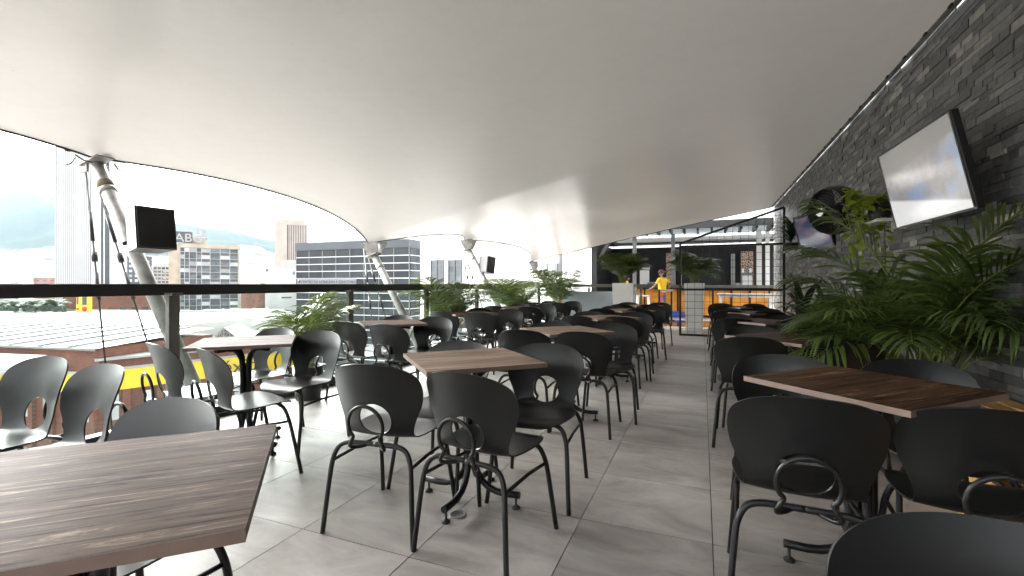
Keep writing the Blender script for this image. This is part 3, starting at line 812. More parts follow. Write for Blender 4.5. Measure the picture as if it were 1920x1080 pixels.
TABLES = {   # (x, y, wood, column, chairs {slot: (back x, back y, extra turn)})
 ('rail', 0): (-3.00, 0.62, 0, {'D': (-3.04, 1.29, 4), 'C': (-2.50, 1.27, -6)}),
 ('rail', 1): (-3.00, 2.34, 0, {'A': (-3.19, 1.84, -14), 'B': (-2.67, 1.80, -20), 'C': (-2.76, 2.82, 3), 'D': (-3.28, 2.88, 0)}),
 ('rail', 2): (-3.03, 4.06, 0, {'A': (-3.28, 3.62, -8), 'B': (-2.73, 3.53, -4), 'C': (-2.76, 4.50, 6), 'D': (-3.32, 4.62, 0)}),
 ('rail', 3): (-3.00, 5.80, 0, {'A': (-3.28, 5.48, -5), 'B': (-2.73, 5.48, 2), 'C': (-2.66, 6.40, 5), 'D': (-3.19, 6.50, 0)}),
 ('rail', 4): (-3.00, 7.52, 0, {'A': (-3.30, 7.24, 0), 'B': (-2.69, 7.22, 0), 'C': (-2.70, 8.20, 4), 'D': (-3.20, 8.20, 0)}),
 ('rail', 5): (-3.00, 9.24, 0, {'A': (-3.20, 8.90, 0), 'B': (-2.65, 8.92, 0), 'C': (-2.60, 9.84, 0), 'D': (-3.12, 9.84, 0)}),
 ('middle', 0): (-1.13, 0.54, 1, {'D': (-1.53, 0.98, 0)}),
 ('middle', 1): (-1.167, 2.257, 2, {'A': (-1.420, 1.725, 5), 'B': (-0.935, 1.705, -8), 'C': (-0.885, 2.745, 4), 'D': (-1.44, 2.67, 0)}),
 ('middle', 2): (-1.114, 3.97, 2, {'A': (-1.36, 3.51, 0), 'B': (-0.88, 3.54, -3), 'C': (-0.79, 4.42, 6), 'D': (-1.34, 4.37, 0)}),
 ('middle', 3): (-1.10, 5.69, 2, {'A': (-1.36, 5.31, 0), 'B': (-0.88, 5.38, -4), 'C': (-0.83, 6.30, 5), 'D': (-1.42, 6.25, 0)}),
 ('middle', 4): (-1.10, 7.42, 2, {'A': (-1.43, 7.08, 0), 'B': (-0.90, 7.16, -4), 'C': (-0.80, 8.00, 6), 'D': (-1.40, 7.95, 0)}),
 ('middle', 5): (-1.10, 9.14, 2, {'A': (-1.40, 8.75, 0), 'B': (-0.90, 8.78, -4), 'C': (-0.80, 9.78, 6), 'D': (-1.40, 9.70, 0)}),
 ('wall', 0): (0.605, 0.50, 1, {'D': (0.425, 0.945, -4)}),
 ('wall', 1): (0.605, 2.27, 1, {'A': (0.315, 1.755, -3), 'B': (0.815, 1.80, -5), 'C': (0.93, 2.83, 5), 'D': (0.385, 2.76, -4)}),
 ('wall', 2): (0.600, 4.03, 1, {'A': (0.31, 3.64, -3), 'B': (0.86, 3.66, -2), 'C': (0.90, 4.60, 0), 'D': (0.42, 4.62, -4)}),
 ('wall', 3): (0.600, 5.75, 1, {'A': (0.33, 5.56, 0), 'B': (0.88, 5.50, 0), 'C': (0.90, 6.32, 0), 'D': (0.36, 6.48, 0)}),
 ('wall', 4): (0.600, 7.47, 1, {'A': (0.35, 7.30, 0), 'B': (0.85, 7.25, 0), 'C': (0.90, 8.05, 0), 'D': (0.36, 8.05, 0)}),
 ('wall', 5): (0.600, 9.19, 1, {'A': (0.34, 8.95, 0), 'B': (0.86, 8.95, 0), 'C': (0.90, 9.90, 0), 'D': (0.33, 9.90, 0)}),
}
ORD = {5: 'first', 4: 'second', 3: 'third', 2: 'fourth', 1: 'fifth', 0: 'sixth'}
ROW = {'rail': 'the row by the glass railing', 'middle': 'the middle row', 'wall': 'the row along the slate wall'}
LOOK = {0: 'grey-brown', 1: 'dark walnut', 2: 'pale oak'}
woods = [MAT['wood_dark'], MAT['wood_dark'], MAT['wood_pale']]
protos = {}
proto_chair = None
rj = random.Random(11)
for (row, k), (x, y, w, chairs) in TABLES.items():
    if w not in protos: protos[w] = t = make_table(woods[w])
    else: t = copy_tree(protos[w])
    t.location = (x, y, 0); t.rotation_euler = (0, 0, R(rj.uniform(-1.5, 1.5)))
    tag(t, 'square %s table, %s from the bar in %s' % (LOOK[w], ORD[k], ROW[row]), 'table', 'square dining tables set cornerwise')
    for slot, (bx, by, turn) in chairs.items():
        if proto_chair is None: proto_chair = c = make_chair()
        else: c = copy_tree(proto_chair)
        face = 0 if slot in 'AB' else 180
        a = R(face + turn + rj.uniform(-1.5, 1.5))
        fx, fy = -math.sin(a), math.cos(a)
        c.location = (bx + fx * 0.236, by + fy * 0.236, 0); c.rotation_euler = (0, 0, a)
        side = 'railing side' if slot in 'AD' else 'wall side'
        fc = 'facing the bar' if slot in 'AB' else 'back to bar'
        tag(c, 'black shell chair %s, %s, %s table from bar in %s' % (fc, side, ORD[k], {'rail': 'railing row', 'middle': 'middle row', 'wall': 'slate wall row'}[row]),
            'chair', 'black shell chairs round the dining tables')

# ================================================================== PLANTS
def frond_mesh(name, seed, length=1.0, elev=70, droop=1.2, npair=25, lw=0.0165, ll=0.35, mats=None, bare=0.37):
    """an arching pinnate leaf: stalk from the origin, bending towards +Y"""
    rr = random.Random(seed)
    m_ = MB()
    n = 16; pts = []; p = Vector((0, 0, 0)); a = R(elev)
    for k in range(n + 1):
        pts.append(p.copy())
        t = k / n
        a -= droop / n * (0.25 + 1.5 * t)
        p = p + Vector((math.sin(0.15 * t * rr.uniform(-1, 1)) * 0.02, math.cos(a), math.sin(a))) * (length / n)
    m_.tube(pts, [0.0075 * (1 - 0.85 * k / n) * length ** 0.5 for k in range(n + 1)], 5, mat=1)
    for k in range(npair):
        t = bare + (1 - bare) * (k + 0.5) / npair
        f = t * n; i = min(n - 1, int(f))
        c = pts[i].lerp(pts[i + 1], f - i); tg = (pts[i + 1] - pts[i]).normalized()
        u = (t - bare) / (1 - bare)
        Lf = ll * length * (0.45 + 0.75 * math.sin(math.pi * min(1, u * 0.85 + 0.12))) * rr.uniform(0.85, 1.1)
        if u > 0.9: Lf *= 0.8
        nrm = Vector((1, 0, 0)).cross(tg).normalized()
        if nrm.z < 0: nrm = -nrm
        for s in (-1, 1):
            fwd = 0.45 + 0.75 * u + rr.uniform(-0.12, 0.12)
            d = (Vector((s, 0, 0)) + tg * fwd + nrm * rr.uniform(0.1, 0.4)).normalized()
            q = c.copy(); prev = None; w0 = lw * length ** 0.5
            seg = 4
            for j in range(seg + 1):
                w = w0 * (0.35, 0.95, 1.0, 0.7, 0.05)[j] * 0.5
                side = d.cross(nrm)
                side = side.normalized() if side.length > 1e-4 else tg
                e = (q - side * w, q + side * w)
                if prev: m_.face([prev[0], prev[1], e[1], e[0]], 0, True)
                prev = e
                q = q + d * (Lf / seg)
                d = (d + Vector((0, 0, -1)) * (0.13 + 0.16 * u + rr.uniform(0, 0.12))).normalized()
    # weld strips so each leaflet is one island
    me = m_.mesh(name, mats or [MAT['leaf'], MAT['stem']])
    bm = bmesh.new(); bm.from_mesh(me); bmesh.ops.remove_doubles(bm, verts=bm.verts, dist=1e-5); bm.to_mesh(me); bm.free()
    return me
def frond_set(key, mats, n=7):
    out = []
    for k in range(n):
        out.append(frond_mesh('frond', 100 + k, 1.0, elev=84 - k * 6, droop=0.9 + 0.20 * k, mats=mats))
    return out
FR = {'leaf': frond_set('leaf', [MAT['leaf'], MAT['stem']]), 'bright': frond_set('bright', [MAT['leaf_bright'], MAT['stem']]),
      'far': [frond_mesh('frond', 300 + k, 1.0, elev=70 - 18 * k, droop=1.5, npair=12, lw=0.07, ll=0.34, mats=[MAT['leaf_far'], MAT['bark']], bare=0.1) for k in range(4)]}
def strap_mesh(name, seed, length=0.6, width=0.07, elev=70, droop=1.4, mat=None, stalk=0.0):
    rr = random.Random(seed); m_ = MB()
    n = 9; p = Vector((0, 0, 0)); a = R(elev); prev = None
    for k in range(n + 1):
        t = k / n
        if t < stalk: w = 0.006
        else:
            v = (t - stalk) / (1 - stalk)
            w = width * 0.5 * (math.sin(math.pi * (v ** 0.75)) ** 0.75 if 0 < v < 1 else 0.03) + 0.001
        nz = Vector((0, -math.sin(a), math.cos(a)))
        L3 = [p + Vector((-w, 0, 0)) + nz * w * 0.35, p, p + Vector((w, 0, 0)) + nz * w * 0.35]
        if prev:
            m_.face([prev[0], prev[1], L3[1], L3[0]], 0, True); m_.face([prev[1], prev[2], L3[2], L3[1]], 0, True)
        prev = L3
        p = p + Vector((rr.uniform(-0.01, 0.01) * length, math.cos(a) * length / n, math.sin(a) * length / n))
        a -= droop / n * (0.3 + 1.4 * t)
    me = m_.mesh(name, [mat])
    bm = bmesh.new(); bm.from_mesh(me); bmesh.ops.remove_doubles(bm, verts=bm.verts, dist=1e-5); bm.to_mesh(me); bm.free()
    return me
STRAP = [strap_mesh('leaf', 40 + k, 0.62, 0.075, 84 - 9 * k, 1.0 + 0.25 * k, MAT['leaf_dark']) for k in range(6)]
BROAD = [strap_mesh('leaf', 60 + k, 0.75, 0.15, 86 - 8 * k, 0.5 + 0.3 * k, MAT['leaf_dark'], 0.42) for k in range(4)]
HEART = [strap_mesh('leaf', 80 + k, 0.12, 0.085, 20 - 20 * k, 0.9, MAT['leaf_lime'], 0.25) for k in range(3)]

def pot(root, r, h, mat):
    MB().lathe([(0.0, 0.0), (r * 0.78, 0.0), (r * 0.8, 0.01), (r, h), (r * 0.9, h), (r * 0.88, h - 0.03)], 24).build('pot', mat, root)
    MB().lathe([(0.0, h - 0.035), (r * 0.9, h - 0.03)], 24).build('soil', MAT['soil'], root)
def palm(loc, label, seed, n, length, potr=0.17, poth=0.3, kind='leaf', group=None, lean=None, potmat='pot', spread=0.06, flat=2.2):
    rr = random.Random(seed)
    root = empty('potted_palm', loc); tag(root, label, 'palm', group)
    if potr: pot(root, potr, poth, MAT[potmat])
    fs = FR[kind]
    for k in range(n):
        v = min(6, int(abs(rr.gauss(0, flat)) + 0.4))
        az = k * 2.39996 + rr.uniform(-0.4, 0.4)
        s = length * rr.uniform(0.72, 1.1)
        r0 = spread * rr.random()
        link_mesh('frond', fs[v], root, (r0 * math.cos(az), r0 * math.sin(az), poth - 0.04), (rr.uniform(-0.1, 0.1), rr.uniform(-0.15, 0.15), az), (s, s, s))
    return root
gr_rail = 'palms in black pots along the glass railing'
palm((-3.74, 3.62, 0), 'bright green potted palm by the rail post beside the fifth railing table', 1, 15, 0.86, 0.15, 0.34, 'bright', gr_rail, flat=1.7)
palm((-3.66, 6.35, 0), 'dark green feathery potted palm standing before the glass building corner', 2, 17, 1.02, 0.16, 0.34, 'leaf', gr_rail, flat=1.7)
palm((-3.62, 8.95, 0), 'potted palm by the railing below the smaller loudspeaker', 3, 19, 1.18, 0.16, 0.34, 'leaf', gr_rail, flat=1.8)
palm((-3.66, 12.1, 0), 'far potted palm at the railing end with fan-like upright fronds', 5, 14, 1.3, 0.16, 0.4, 'leaf', gr_rail, flat=0.8)
# big areca by the slate wall
big = palm((1.40, 4.02, 0), 'big areca palm with many arching fronds against the slate wall', 8, 30, 1.08, 0.20, 0.46, 'leaf', spread=0.15)
rr = random.Random(5)
for k in range(11):
    az = R(rr.uniform(20, 170)); s = rr.uniform(0.75, 1.05)
    link_mesh('frond', FR['leaf'][rr.choice((3, 4, 5, 6))], big, (rr.uniform(-0.1, 0.1), rr.uniform(-0.15, 0.1), 0.5), (0, 0, az), (s, s, s))
for az, s, v in ((R(80), 1.5, 0), (R(215), 1.35, 0), (R(255), 1.2, 1), (R(60), 1.3, 1)):
    link_mesh('frond', FR['leaf'][v], big, (0, 0, 0.45), (0, 0, az), (s, s, s))
for k in range(18):
    a = rr.uniform(0, 6.28); r0 = rr.uniform(0.02, 0.12)
    b0 = Vector((r0 * math.cos(a), r0 * math.sin(a), 0.42)); b1 = b0 + Vector((0.16 * math.cos(a), 0.16 * math.sin(a), rr.uniform(0.3, 0.5)))
    MB().tube([b0, b0.lerp(b1, 0.5) + Vector((0, 0, 0.03)), b1], [0.010, 0.008, 0.005], 6).build('stem', MAT['stem'], big)
def leafy(loc, label, seed, n, meshes, s0, potr, poth, name='leafy_plant'):
    rr = random.Random(seed); root = empty(name, loc); tag(root, label, 'plant')
    pot(root, potr, poth, MAT['pot'])
    for k in range(n):
        az = k * 2.39996 + rr.uniform(-0.4, 0.4); s = s0 * rr.uniform(0.7, 1.15)
        zz = poth - 0.03 + (rr.random() * 0.35 * s0 if n > 20 else 0)
        link_mesh('leaf', rr.choice(meshes), root, (0, 0, zz), (rr.uniform(-0.1, 0.1), rr.uniform(-0.1, 0.1), az), (s, s, s))
    return root
leafy((1.42, 5.0, 0), 'tall plant with broad dark paddle leaves behind the areca palm', 21, 12, BROAD, 1.15, 0.16, 0.5)
leafy((1.36, 6.7, 0), 'dark dracaena with long drooping strap leaves by the slate wall', 22, 46, STRAP, 0.95, 0.18, 0.42)
leafy((1.40, 8.1, 0), 'second dark strap-leaved plant by the wall nearer the grid screen', 23, 50, STRAP, 1.05, 0.18, 0.42)
leafy((1.42, 5.75, 0), 'low dark strap-leaved plant between the areca palm and the dracaena', 26, 36, STRAP, 0.8, 0.16, 0.35)

# ------------------------------------------------------------------ shelves with plants
def shelf(y, z, w, label):
    root = empty('wall_shelf', (WALL_X - 0.03, y, z)); tag(root, label, 'shelf', 'small white wall shelves')
    m_ = MB(); m_.box((-0.12, 0, 0), (0.24, w, 0.028)); m_.build('board', MAT['white2'], root, bevel=0.003)
    for s in (-1, 1):
        m_ = MB(); m_.box((-0.06, s * w * 0.35, -0.05), (0.11, 0.015, 0.07)); m_.build('bracket', MAT['white2'], root)
    return root
shelf(10.3, 1.80, 0.55, 'white shelf beside the small television, holding a strap-leaved plant')
shelf(5.42, 1.76, 0.42, 'white shelf beside the large television, holding a trailing lime plant')
leafy((1.58, 10.35, 1.815), 'strap-leaved plant in a black pot on the shelf by the grid screen', 24, 40, STRAP, 0.72, 0.13, 0.15)
pl = empty('trailing_plant', (1.57, 5.45, 1.776)); tag(pl, 'lime green trailing plant with heart leaves hanging beside the large television', 'plant')
pot(pl, 0.10, 0.16, MAT['pot'])
rr = random.Random(31)
for v in range(9):
    a = rr.uniform(1.2, 5.4); L_ = rr.uniform(0.25, 0.62)
    b = Vector((-0.06 + 0.14 * math.cos(a), 0.06 + 0.15 * math.sin(a), 0.16)); up = rr.random() < 0.35
    pts = [Vector((0, 0, 0.15)), Vector((b.x * 0.6, b.y * 0.7, 0.22)), b, b + Vector((-0.01, 0, 0.10 if up else -L_ * 0.5)), b + Vector((-0.02, 0.01, 0.18 if up else -L_))]
    pts = spline(pts, 4)
    MB().tube(pts, 0.003, 4).build('vine', MAT['stem'], pl)
    for k in range(2, len(pts)):
        for j in range(2):
            s = rr.uniform(0.55, 1.0)
            link_mesh('leaf', rr.choice(HEART), pl, pts[k], (rr.uniform(-0.6, 0.3), rr.uniform(-0.5, 0.5), rr.uniform(0, 6.28)), (s, s, s))

# ------------------------------------------------------------------ wall things
def tv(y, z, w, h, off, tilt, yaw, scr, label, bez):
    root = empty('television', (WALL_X - off, y, z)); tag(root, label, 'television', 'televisions on the slate wall')
    hd = empty('tv_body', (0, 0, 0)); 
    # local: screen faces -Y, width along X; turn so that it faces -X of the terrace
    COL.objects.unlink(hd); bpy.data.objects.remove(hd)
    root.rotation_euler = (R(tilt), 0, R(-90) + R(yaw))
    m_ = MB(); m_.box((0, 0.02, 0), (w, 0.045, h)); m_.build('housing', MAT['metal_black'], root, bevel=0.006)
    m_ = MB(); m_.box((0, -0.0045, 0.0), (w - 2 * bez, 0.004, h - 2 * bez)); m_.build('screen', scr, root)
    for (cx, cz, sx_, sz) in ((0, h / 2 - bez / 2, w, bez), (0, -h / 2 + bez / 2, w, bez), (-w / 2 + bez / 2, 0, bez, h - 2 * bez), (w / 2 - bez / 2, 0, bez, h - 2 * bez)):
        m_ = MB(); m_.box((cx, -0.006, cz), (sx_, 0.008, sz)); m_.build('bezel', MAT['rail'] if cz >= 0 else MAT['steel'], root)
    m_ = MB(); m_.box((0, 0.06, 0), (0.3, 0.04, 0.3)); m_.bar((0, 0.08, 0.05), (0, off + 0.02, 0.0), 0.05); m_.bar((0, 0.08, -0.08), (0, off + 0.02, -0.1), 0.05)
    m_.build('mount', MAT['metal_black'], root)
    m_ = MB(); m_.box((0.0, -0.012, -h / 2 - 0.006), (0.09, 0.014, 0.018)); m_.build('sensor', MAT['steel'], root)
    return root
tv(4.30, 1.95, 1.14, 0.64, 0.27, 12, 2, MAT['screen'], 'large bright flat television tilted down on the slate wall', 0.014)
tv(8.15, 1.97, 0.78, 0.52, 0.22, 14, 22, MAT['screen2'], 'small dim television tilted down beside the wall fan', 0.03)

fan = empty('wall_fan', (WALL_X - 0.42, 6.05, 1.98)); tag(fan, 'round black industrial fan projecting from the slate wall', 'fan')
fan.rotation_euler = (R(97), 0, R(-58))
FRr = 0.262
MB().lathe([(FRr * 0.93, 0.10), (FRr, 0.05), (FRr, -0.05), (FRr * 0.93, -0.10)], 40).build('drum', MAT['metal_black'], fan)
for s in (-1, 1):
    for k in range(1, 9):
        r_ = FRr * k / 9.0
        zz = s * (0.10 + 0.05 * (1 - (k / 9.0) ** 2))
        MB().tube([(r_ * math.cos(2 * math.pi * j / 36), r_ * math.sin(2 * math.pi * j / 36), zz) for j in range(37)], 0.003, 4, cap=False).build('guard_ring', MAT['metal_black'], fan)
    for k in range(24):
        a = 2 * math.pi * k / 24
        MB().tube([(FRr * q * math.cos(a), FRr * q * math.sin(a), s * (0.10 + 0.05 * (1 - q * q))) for q in (0.15, 0.5, 0.93)], 0.003, 4).build('guard_spoke', MAT['metal_black'], fan)
for k in range(3):
    a = 2 * math.pi * k / 3
    m_ = MB(); pr = []
    for r_, hw, tw in ((0.05, 0.04, 0.5), (0.15, 0.085, 0.4), (0.21, 0.10, 0.3), (0.235, 0.07, 0.25)):
        pr.append([Vector((r_, -hw * math.cos(tw), -hw * math.sin(tw))), Vector((r_, hw * math.cos(tw), hw * math.sin(tw)))])
    for p0, p1 in zip(pr[:-1], pr[1:]): m_.face([p0[0], p0[1], p1[1], p1[0]], 0, True)
    m_.build('blade', MAT['metal_black'], fan, rot=(0, 0, a))
MB().lathe([(0.0, 0.175), (0.055, 0.172), (0.065, 0.16), (0.065, -0.12), (0.0, -0.13)], 24).build('hub', MAT['rail'], fan)
MB().lathe([(0.0, 0.179), (0.05, 0.177)], 24).build('badge', MAT['chrome'], fan)
MB().lathe([(0.0, -0.10), (0.10, -0.11), (0.10, -0.30), (0.0, -0.31)], 20).build('motor', MAT['metal_black'], fan)
m_ = MB(); m_.bar((0, -0.05, -0.2), (0.0, -0.18, -0.40), 0.05); m_.build('arm', MAT['metal_black'], fan)

# ------------------------------------------------------------------ pine bench along the wall
bench = empty('wooden_bench', (1.22, 1.55, 0)); tag(bench, 'pale pine slatted bench standing against the slate wall behind the tables', 'bench')
for k in range(4):
    m_ = MB(); m_.box((0.055 + k * 0.128, 1.12, 0.468), (0.095, 2.24, 0.024)); m_.build('seat_plank', MAT['pine'], bench, bevel=0.003)
for k, z in enumerate((0.06, 0.235, 0.40)):
    m_ = MB(); m_.box((-0.012, 1.12, z), (0.022, 2.24, 0.095)); m_.build('front_plank', MAT['pine'], bench, bevel=0.003)
for k, y in enumerate((0.06, 0.75, 1.45, 2.18)):
    m_ = MB(); m_.box((0.22, y, 0.228), (0.42, 0.05, 0.455)); m_.build('rib', MAT['pine'], bench)

# ================================================================== FAR END
# black grid screen
SY = 11.3
gs = empty('grid_screen', (0, SY, 0)); tag(gs, 'black metal frame with wire grid and sloped top at the aisle end', 'screen')
xl, xr_ = -0.47, 1.60; zl, zr = 2.10, 2.80; mid = 2.12; low = 1.05
def top_at(x): return zl + (zr - zl) * (x - xl) / (xr_ - xl)
def fb(a, b, w=0.045, nm='frame_bar'): MB().bar(a, b, w).build(nm, MAT['metal_black'], gs)
fb((xl, 0, 0), (xl, 0, zl)); fb((xr_, 0, 0), (xr_, 0, zr)); fb((xl, 0, zl), (xr_, 0, zr)); fb((xl + 0.02, 0.01, mid - 0.09), (xr_, 0.01, mid - 0.09)); fb((xl + 0.02, 0.01, low), (xr_, 0.01, low)); fb((xl + 0.02, 0, 0.022), (xr_, 0, 0.022))
x = xl + 0.155
while x < xr_ - 0.05:
    MB().tube([(x, 0.03, 0.03), (x, 0.03, top_at(x))], 0.0042, 5).build('wire', MAT['metal_black'], gs); x += 0.155
z = 0.155
while z < zr - 0.05:
    x0 = xl if z < zl else xl + (z - zl) / (zr - zl) * (xr_ - xl)
    MB().tube([(x0, 0.035, z), (xr_, 0.035, z)], 0.0042, 5).build('wire', MAT['metal_black'], gs); z += 0.155

# white tapered planters with palms
def planter(px, zc, label, seed):
    p = P(px, HOR, zc); root = palm((p.x, p.y, 0), label, seed, 44, 0.92, 0, 1.19, 'leaf', 'white planters with palms by the bar', spread=0.1, flat=2.0)
    h = 1.2
    m_ = MB()
    ring = [(0.40, 0.0), (0.485, h), (0.44, h), (0.43, h - 0.06)]
    rings = []
    for w, z in ring: rings.append([(-w / 2, -w / 2, z), (w / 2, -w / 2, z), (w / 2, w / 2, z), (-w / 2, w / 2, z)])
    for a, b in zip(rings[:-1], rings[1:]):
        for k in range(4): m_.face([a[k], a[(k + 1) % 4], b[(k + 1) % 4], b[k]])
    m_.build('planter', MAT['white2'], root)
    m_ = MB(); m_.face([(-0.215, -0.215, h - 0.05), (0.215, -0.215, h - 0.05), (0.215, 0.215, h - 0.05), (-0.215, 0.215, h - 0.05)]); m_.build('soil', MAT['soil'], root)
    return root
planter(1168, 12.4, 'tall white planter with a palm beside the blue-grey panel', 51)
planter(1302, 11.9, 'tall white planter with a palm behind the wire grid screen', 52)

# blue-grey panel, light bench back
pn = empty('panel_bench', (-3.65, 12.75, 0)); tag(pn, 'blue-grey panel on the floor in front of the cross railing', 'panel')
m_ = MB(); m_.box((0.72, 0, 0.55), (1.46, 0.05, 0.84)); m_.build('board', MAT['panel'], pn, bevel=0.004)
m_ = MB(); m_.box((-0.03, 0, 0.55), (0.03, 0.056, 0.84)); m_.build('edge_strip', MAT['orange'], pn)
for x in (0.1, 1.34):
    m_ = MB(); m_.box((x, 0.02, 0.065), (0.06, 0.4, 0.13)); m_.build('leg', MAT['metal_black'], pn)

# bar counter
BY = 17.6
bar = empty('bar_counter', (-2.55, BY, 0)); tag(bar, 'long bar counter with orange front panels and a dark top', 'bar')
m_ = MB(); m_.box((2.6, 0.4, 0.54), (5.2, 0.7, 1.0)); m_.build('carcass', MAT['dark'], bar)
m_ = MB(); m_.box((2.6, 0.3, 1.09), (5.4, 1.0, 0.10)); m_.build('countertop', MAT['post'], bar, bevel=0.01)
for k in range(9):
    m_ = MB(); m_.box((0.30 + k * 0.575, 0.035, 0.54), (0.52, 0.03, 0.93)); m_.build('front_panel', MAT['orange'], bar)
    m_ = MB(); m_.box((0.015 + k * 0.575, 0.03, 0.54), (0.05, 0.05, 1.0)); m_.build('stile', MAT['metal_black'], bar)
# back-bar building
bb = empty('bar_pavilion', (-3.2, 20.2, 0)); tag(bb, 'dark open bar pavilion with pale columns and carved cladding behind the counter', 'pavilion')
m_ = MB(); m_.box((3.2, 0.1, 1.35), (7.6, 0.2, 2.7)); m_.build('back_wall', MAT['dark'], bb)
m_ = MB(); m_.box((-0.5, -1.6, 1.35), (0.2, 3.2, 2.7)); m_.build('side_wall', MAT['dark'], bb)
def colm(px, zc, w, z1, mat, nm):
    p = P(px, HOR, zc); m_ = MB(); m_.box((p.x + 3.2, p.y - 20.2, z1 / 2), (w, w, z1)); m_.build(nm, mat, bb)
colm(1190, 16.6, 0.13, 3.0, MAT['steel'], 'column'); colm(1262, 16.9, 0.13, 3.0, MAT['steel'], 'column')
colm(1423, 16.2, 0.16, 3.1, MAT['white'], 'column'); colm(1439, 15.8, 0.12, 3.1, MAT['white'], 'column')
colm(1431, 18.4, 0.32, 2.6, MAT['carved'], 'clad_column'); colm(1447, 18.0, 0.26, 2.6, MAT['carved'], 'clad_column'); colm(1258, 18.5, 0.34, 2.4, MAT['carved'], 'clad_column'); colm(1400, 17.6, 0.4, 2.4, MAT['carved'], 'clad_column')
m_ = MB(); m_.box((2.4, -0.25, 1.05), (0.06, 0.1, 2.1)); m_.build('door_frame', MAT['white'], bb)
m_ = MB(); m_.box((4.3, -0.25, 1.2), (0.14, 0.1, 2.3)); m_.build('door_frame', MAT['white'], bb)
# pergola over the bar
pg = empty('pergola', (-3.6, 16.0, 3.0)); tag(pg, 'pergola roof over the bar with pale translucent sheet and dark rafters', 'pergola')
m, nt, b, out = newmat('polycarbonate'); b.inputs['Base Color'].default_value = (0.55, 0.62, 0.66, 1); b.inputs['Roughness'].default_value = 0.3
tr = N(nt, 'ShaderNodeBsdfTranslucent'); tr.inputs['Color'].default_value = (0.80, 0.86, 0.88, 1); ms = N(nt, 'ShaderNodeMixShader'); ms.inputs['Fac'].default_value = 0.16
nt.links.new(b.outputs['BSDF'], ms.inputs[1]); nt.links.new(tr.outputs['BSDF'], ms.inputs[2]); nt.links.new(ms.outputs['Shader'], out.inputs['Surface'])
MAT['poly'] = m
m_ = MB(); m_.box((3.4, 1.55, 0.075), (7.4, 3.3, 0.015)); m_.build('roof_sheet', MAT['poly'], pg)
for k in range(17):
    m_ = MB(); m_.box((0.1 + k * 0.42, 0.55, -0.03), (0.06, 1.3, 0.17)); m_.build('rafter', MAT['metal_black'], pg)
m_ = MB(); m_.box((3.4, -0.15, 0.06), (7.6, 0.10, 0.22)); m_.build('beam', MAT['rail'], pg)
m_ = MB(); m_.box((3.4, 3.3, -0.08), (7.6, 0.35, 0.16)); m_.build('soffit', MAT['white'], pg)
m_ = MB(); m_.box((3.4, 4.0, -0.15), (8.0, 1.2, 0.05)); m_.build('ceiling', MAT['dark'], pg)
# eave with brace to the left of the bar
m_ = MB(); m_.box((0.0, 1.6, -0.22), (0.9, 3.4, 0.12)); m_.build('eave', MAT['dark'], pg)
m_ = MB(); m_.bar((0.35, 0.0, -0.9), (0.75, 0.0, -0.2), 0.12); m_.build('brace', MAT['rail'], pg)

# things on and by the bar
def prop(name, label, cat, loc, parts):
    root = empty(name, loc); tag(root, label, cat)
    for nm, mat, boxes in parts:
        m_ = MB()
        for b_ in boxes: m_.box(*b_)
        m_.build(nm, mat, root, bevel=0.006)
    return root
p = P(1207, HOR, 17.3)
prop('cup_dispenser', 'white ribbed cup dispenser standing on the bar by the first column', 'dispenser', (p.x, p.y + 0.3, 1.141),
     [('body', MAT['white2'], [((x * 0.055 - 0.14, 0, 0.28), (0.045, 0.25, 0.56)) for x in range(6)]), ('base', MAT['steel'], [((0, 0, 0.012), (0.36, 0.3, 0.024))]), ('lid', MAT['white2'], [((0, 0, 0.64), (0.36, 0.3, 0.10))])])
p = P(1402, HOR, 16.6)
prop('coffee_machine', 'white coffee machine with bottles on top at the bar', 'coffee machine', (p.x, p.y + 0.4, 1.141),
     [('body', MAT['white2'], [((0, 0, 0.17), (0.30, 0.35, 0.34))]), ('head', MAT['steel'], [((0, 0, 0.40), (0.40, 0.35, 0.10))]), ('drip_tray', MAT['chrome'], [((-0.24, 0, 0.04), (0.30, 0.3, 0.08))]), ('bottle', MAT['white2'], [((-0.12, 0, 0.53), (0.07, 0.07, 0.15))]), ('bottle', MAT['steel'], [((0.0, 0, 0.53), (0.07, 0.07, 0.15))]), ('bottle', MAT['white2'], [((0.12, 0, 0.53), (0.07, 0.07, 0.15))])])
p = P(1222, HOR, 17.0)
prop('scale', 'low grey tray unit on the bar beside the dispenser', 'tray', (p.x, p.y + 0.3, 1.141), [('tray', MAT['steel'], [((0, 0, 0.05), (0.34, 0.3, 0.06))]), ('lid', MAT['grey'], [((0, 0, 0.10), (0.30, 0.26, 0.03))])])
p = P(1272, HOR, 16.6)
prop('mop_bucket', 'low blue bucket on the floor in front of the orange panels', 'bucket', (p.x, p.y - 0.1, 0.0), [('bin', MAT['blue'], [((0, 0, 0.10), (0.36, 0.26, 0.16), None, 0, 1.1)]), ('rim', MAT['blue'], [((0, 0, 0.19), (0.42, 0.31, 0.02))])])
p = P(1206, HOR, 15.6)
stl = empty('bar_stool', (p.x, p.y, 0)); tag(stl, 'white framed high stool in front of the orange bar panels', 'stool')
m_ = MB(); m_.box((0, 0, 0.78), (0.40, 0.40, 0.04)); m_.build('seat', MAT['white2'], stl, bevel=0.008)
for sx in (-1, 1):
    for sy in (-1, 1):
        MB().bar((0.17 * sx, 0.17 * sy, 0.76), (0.21 * sx, 0.21 * sy, 0), 0.03).build('leg', MAT['white2'], stl)
for sy in (-1, 1):
    m_ = MB(); m_.box((0, 0.2 * sy, 0.28), (0.36, 0.025, 0.025)); m_.build('rung', MAT['white2'], stl)
p = P(1398, HOR, 14.0)
wt = empty('white_table', (p.x, p.y, 0)); tag(wt, 'pale long table with white legs seen through the grid screen', 'table')
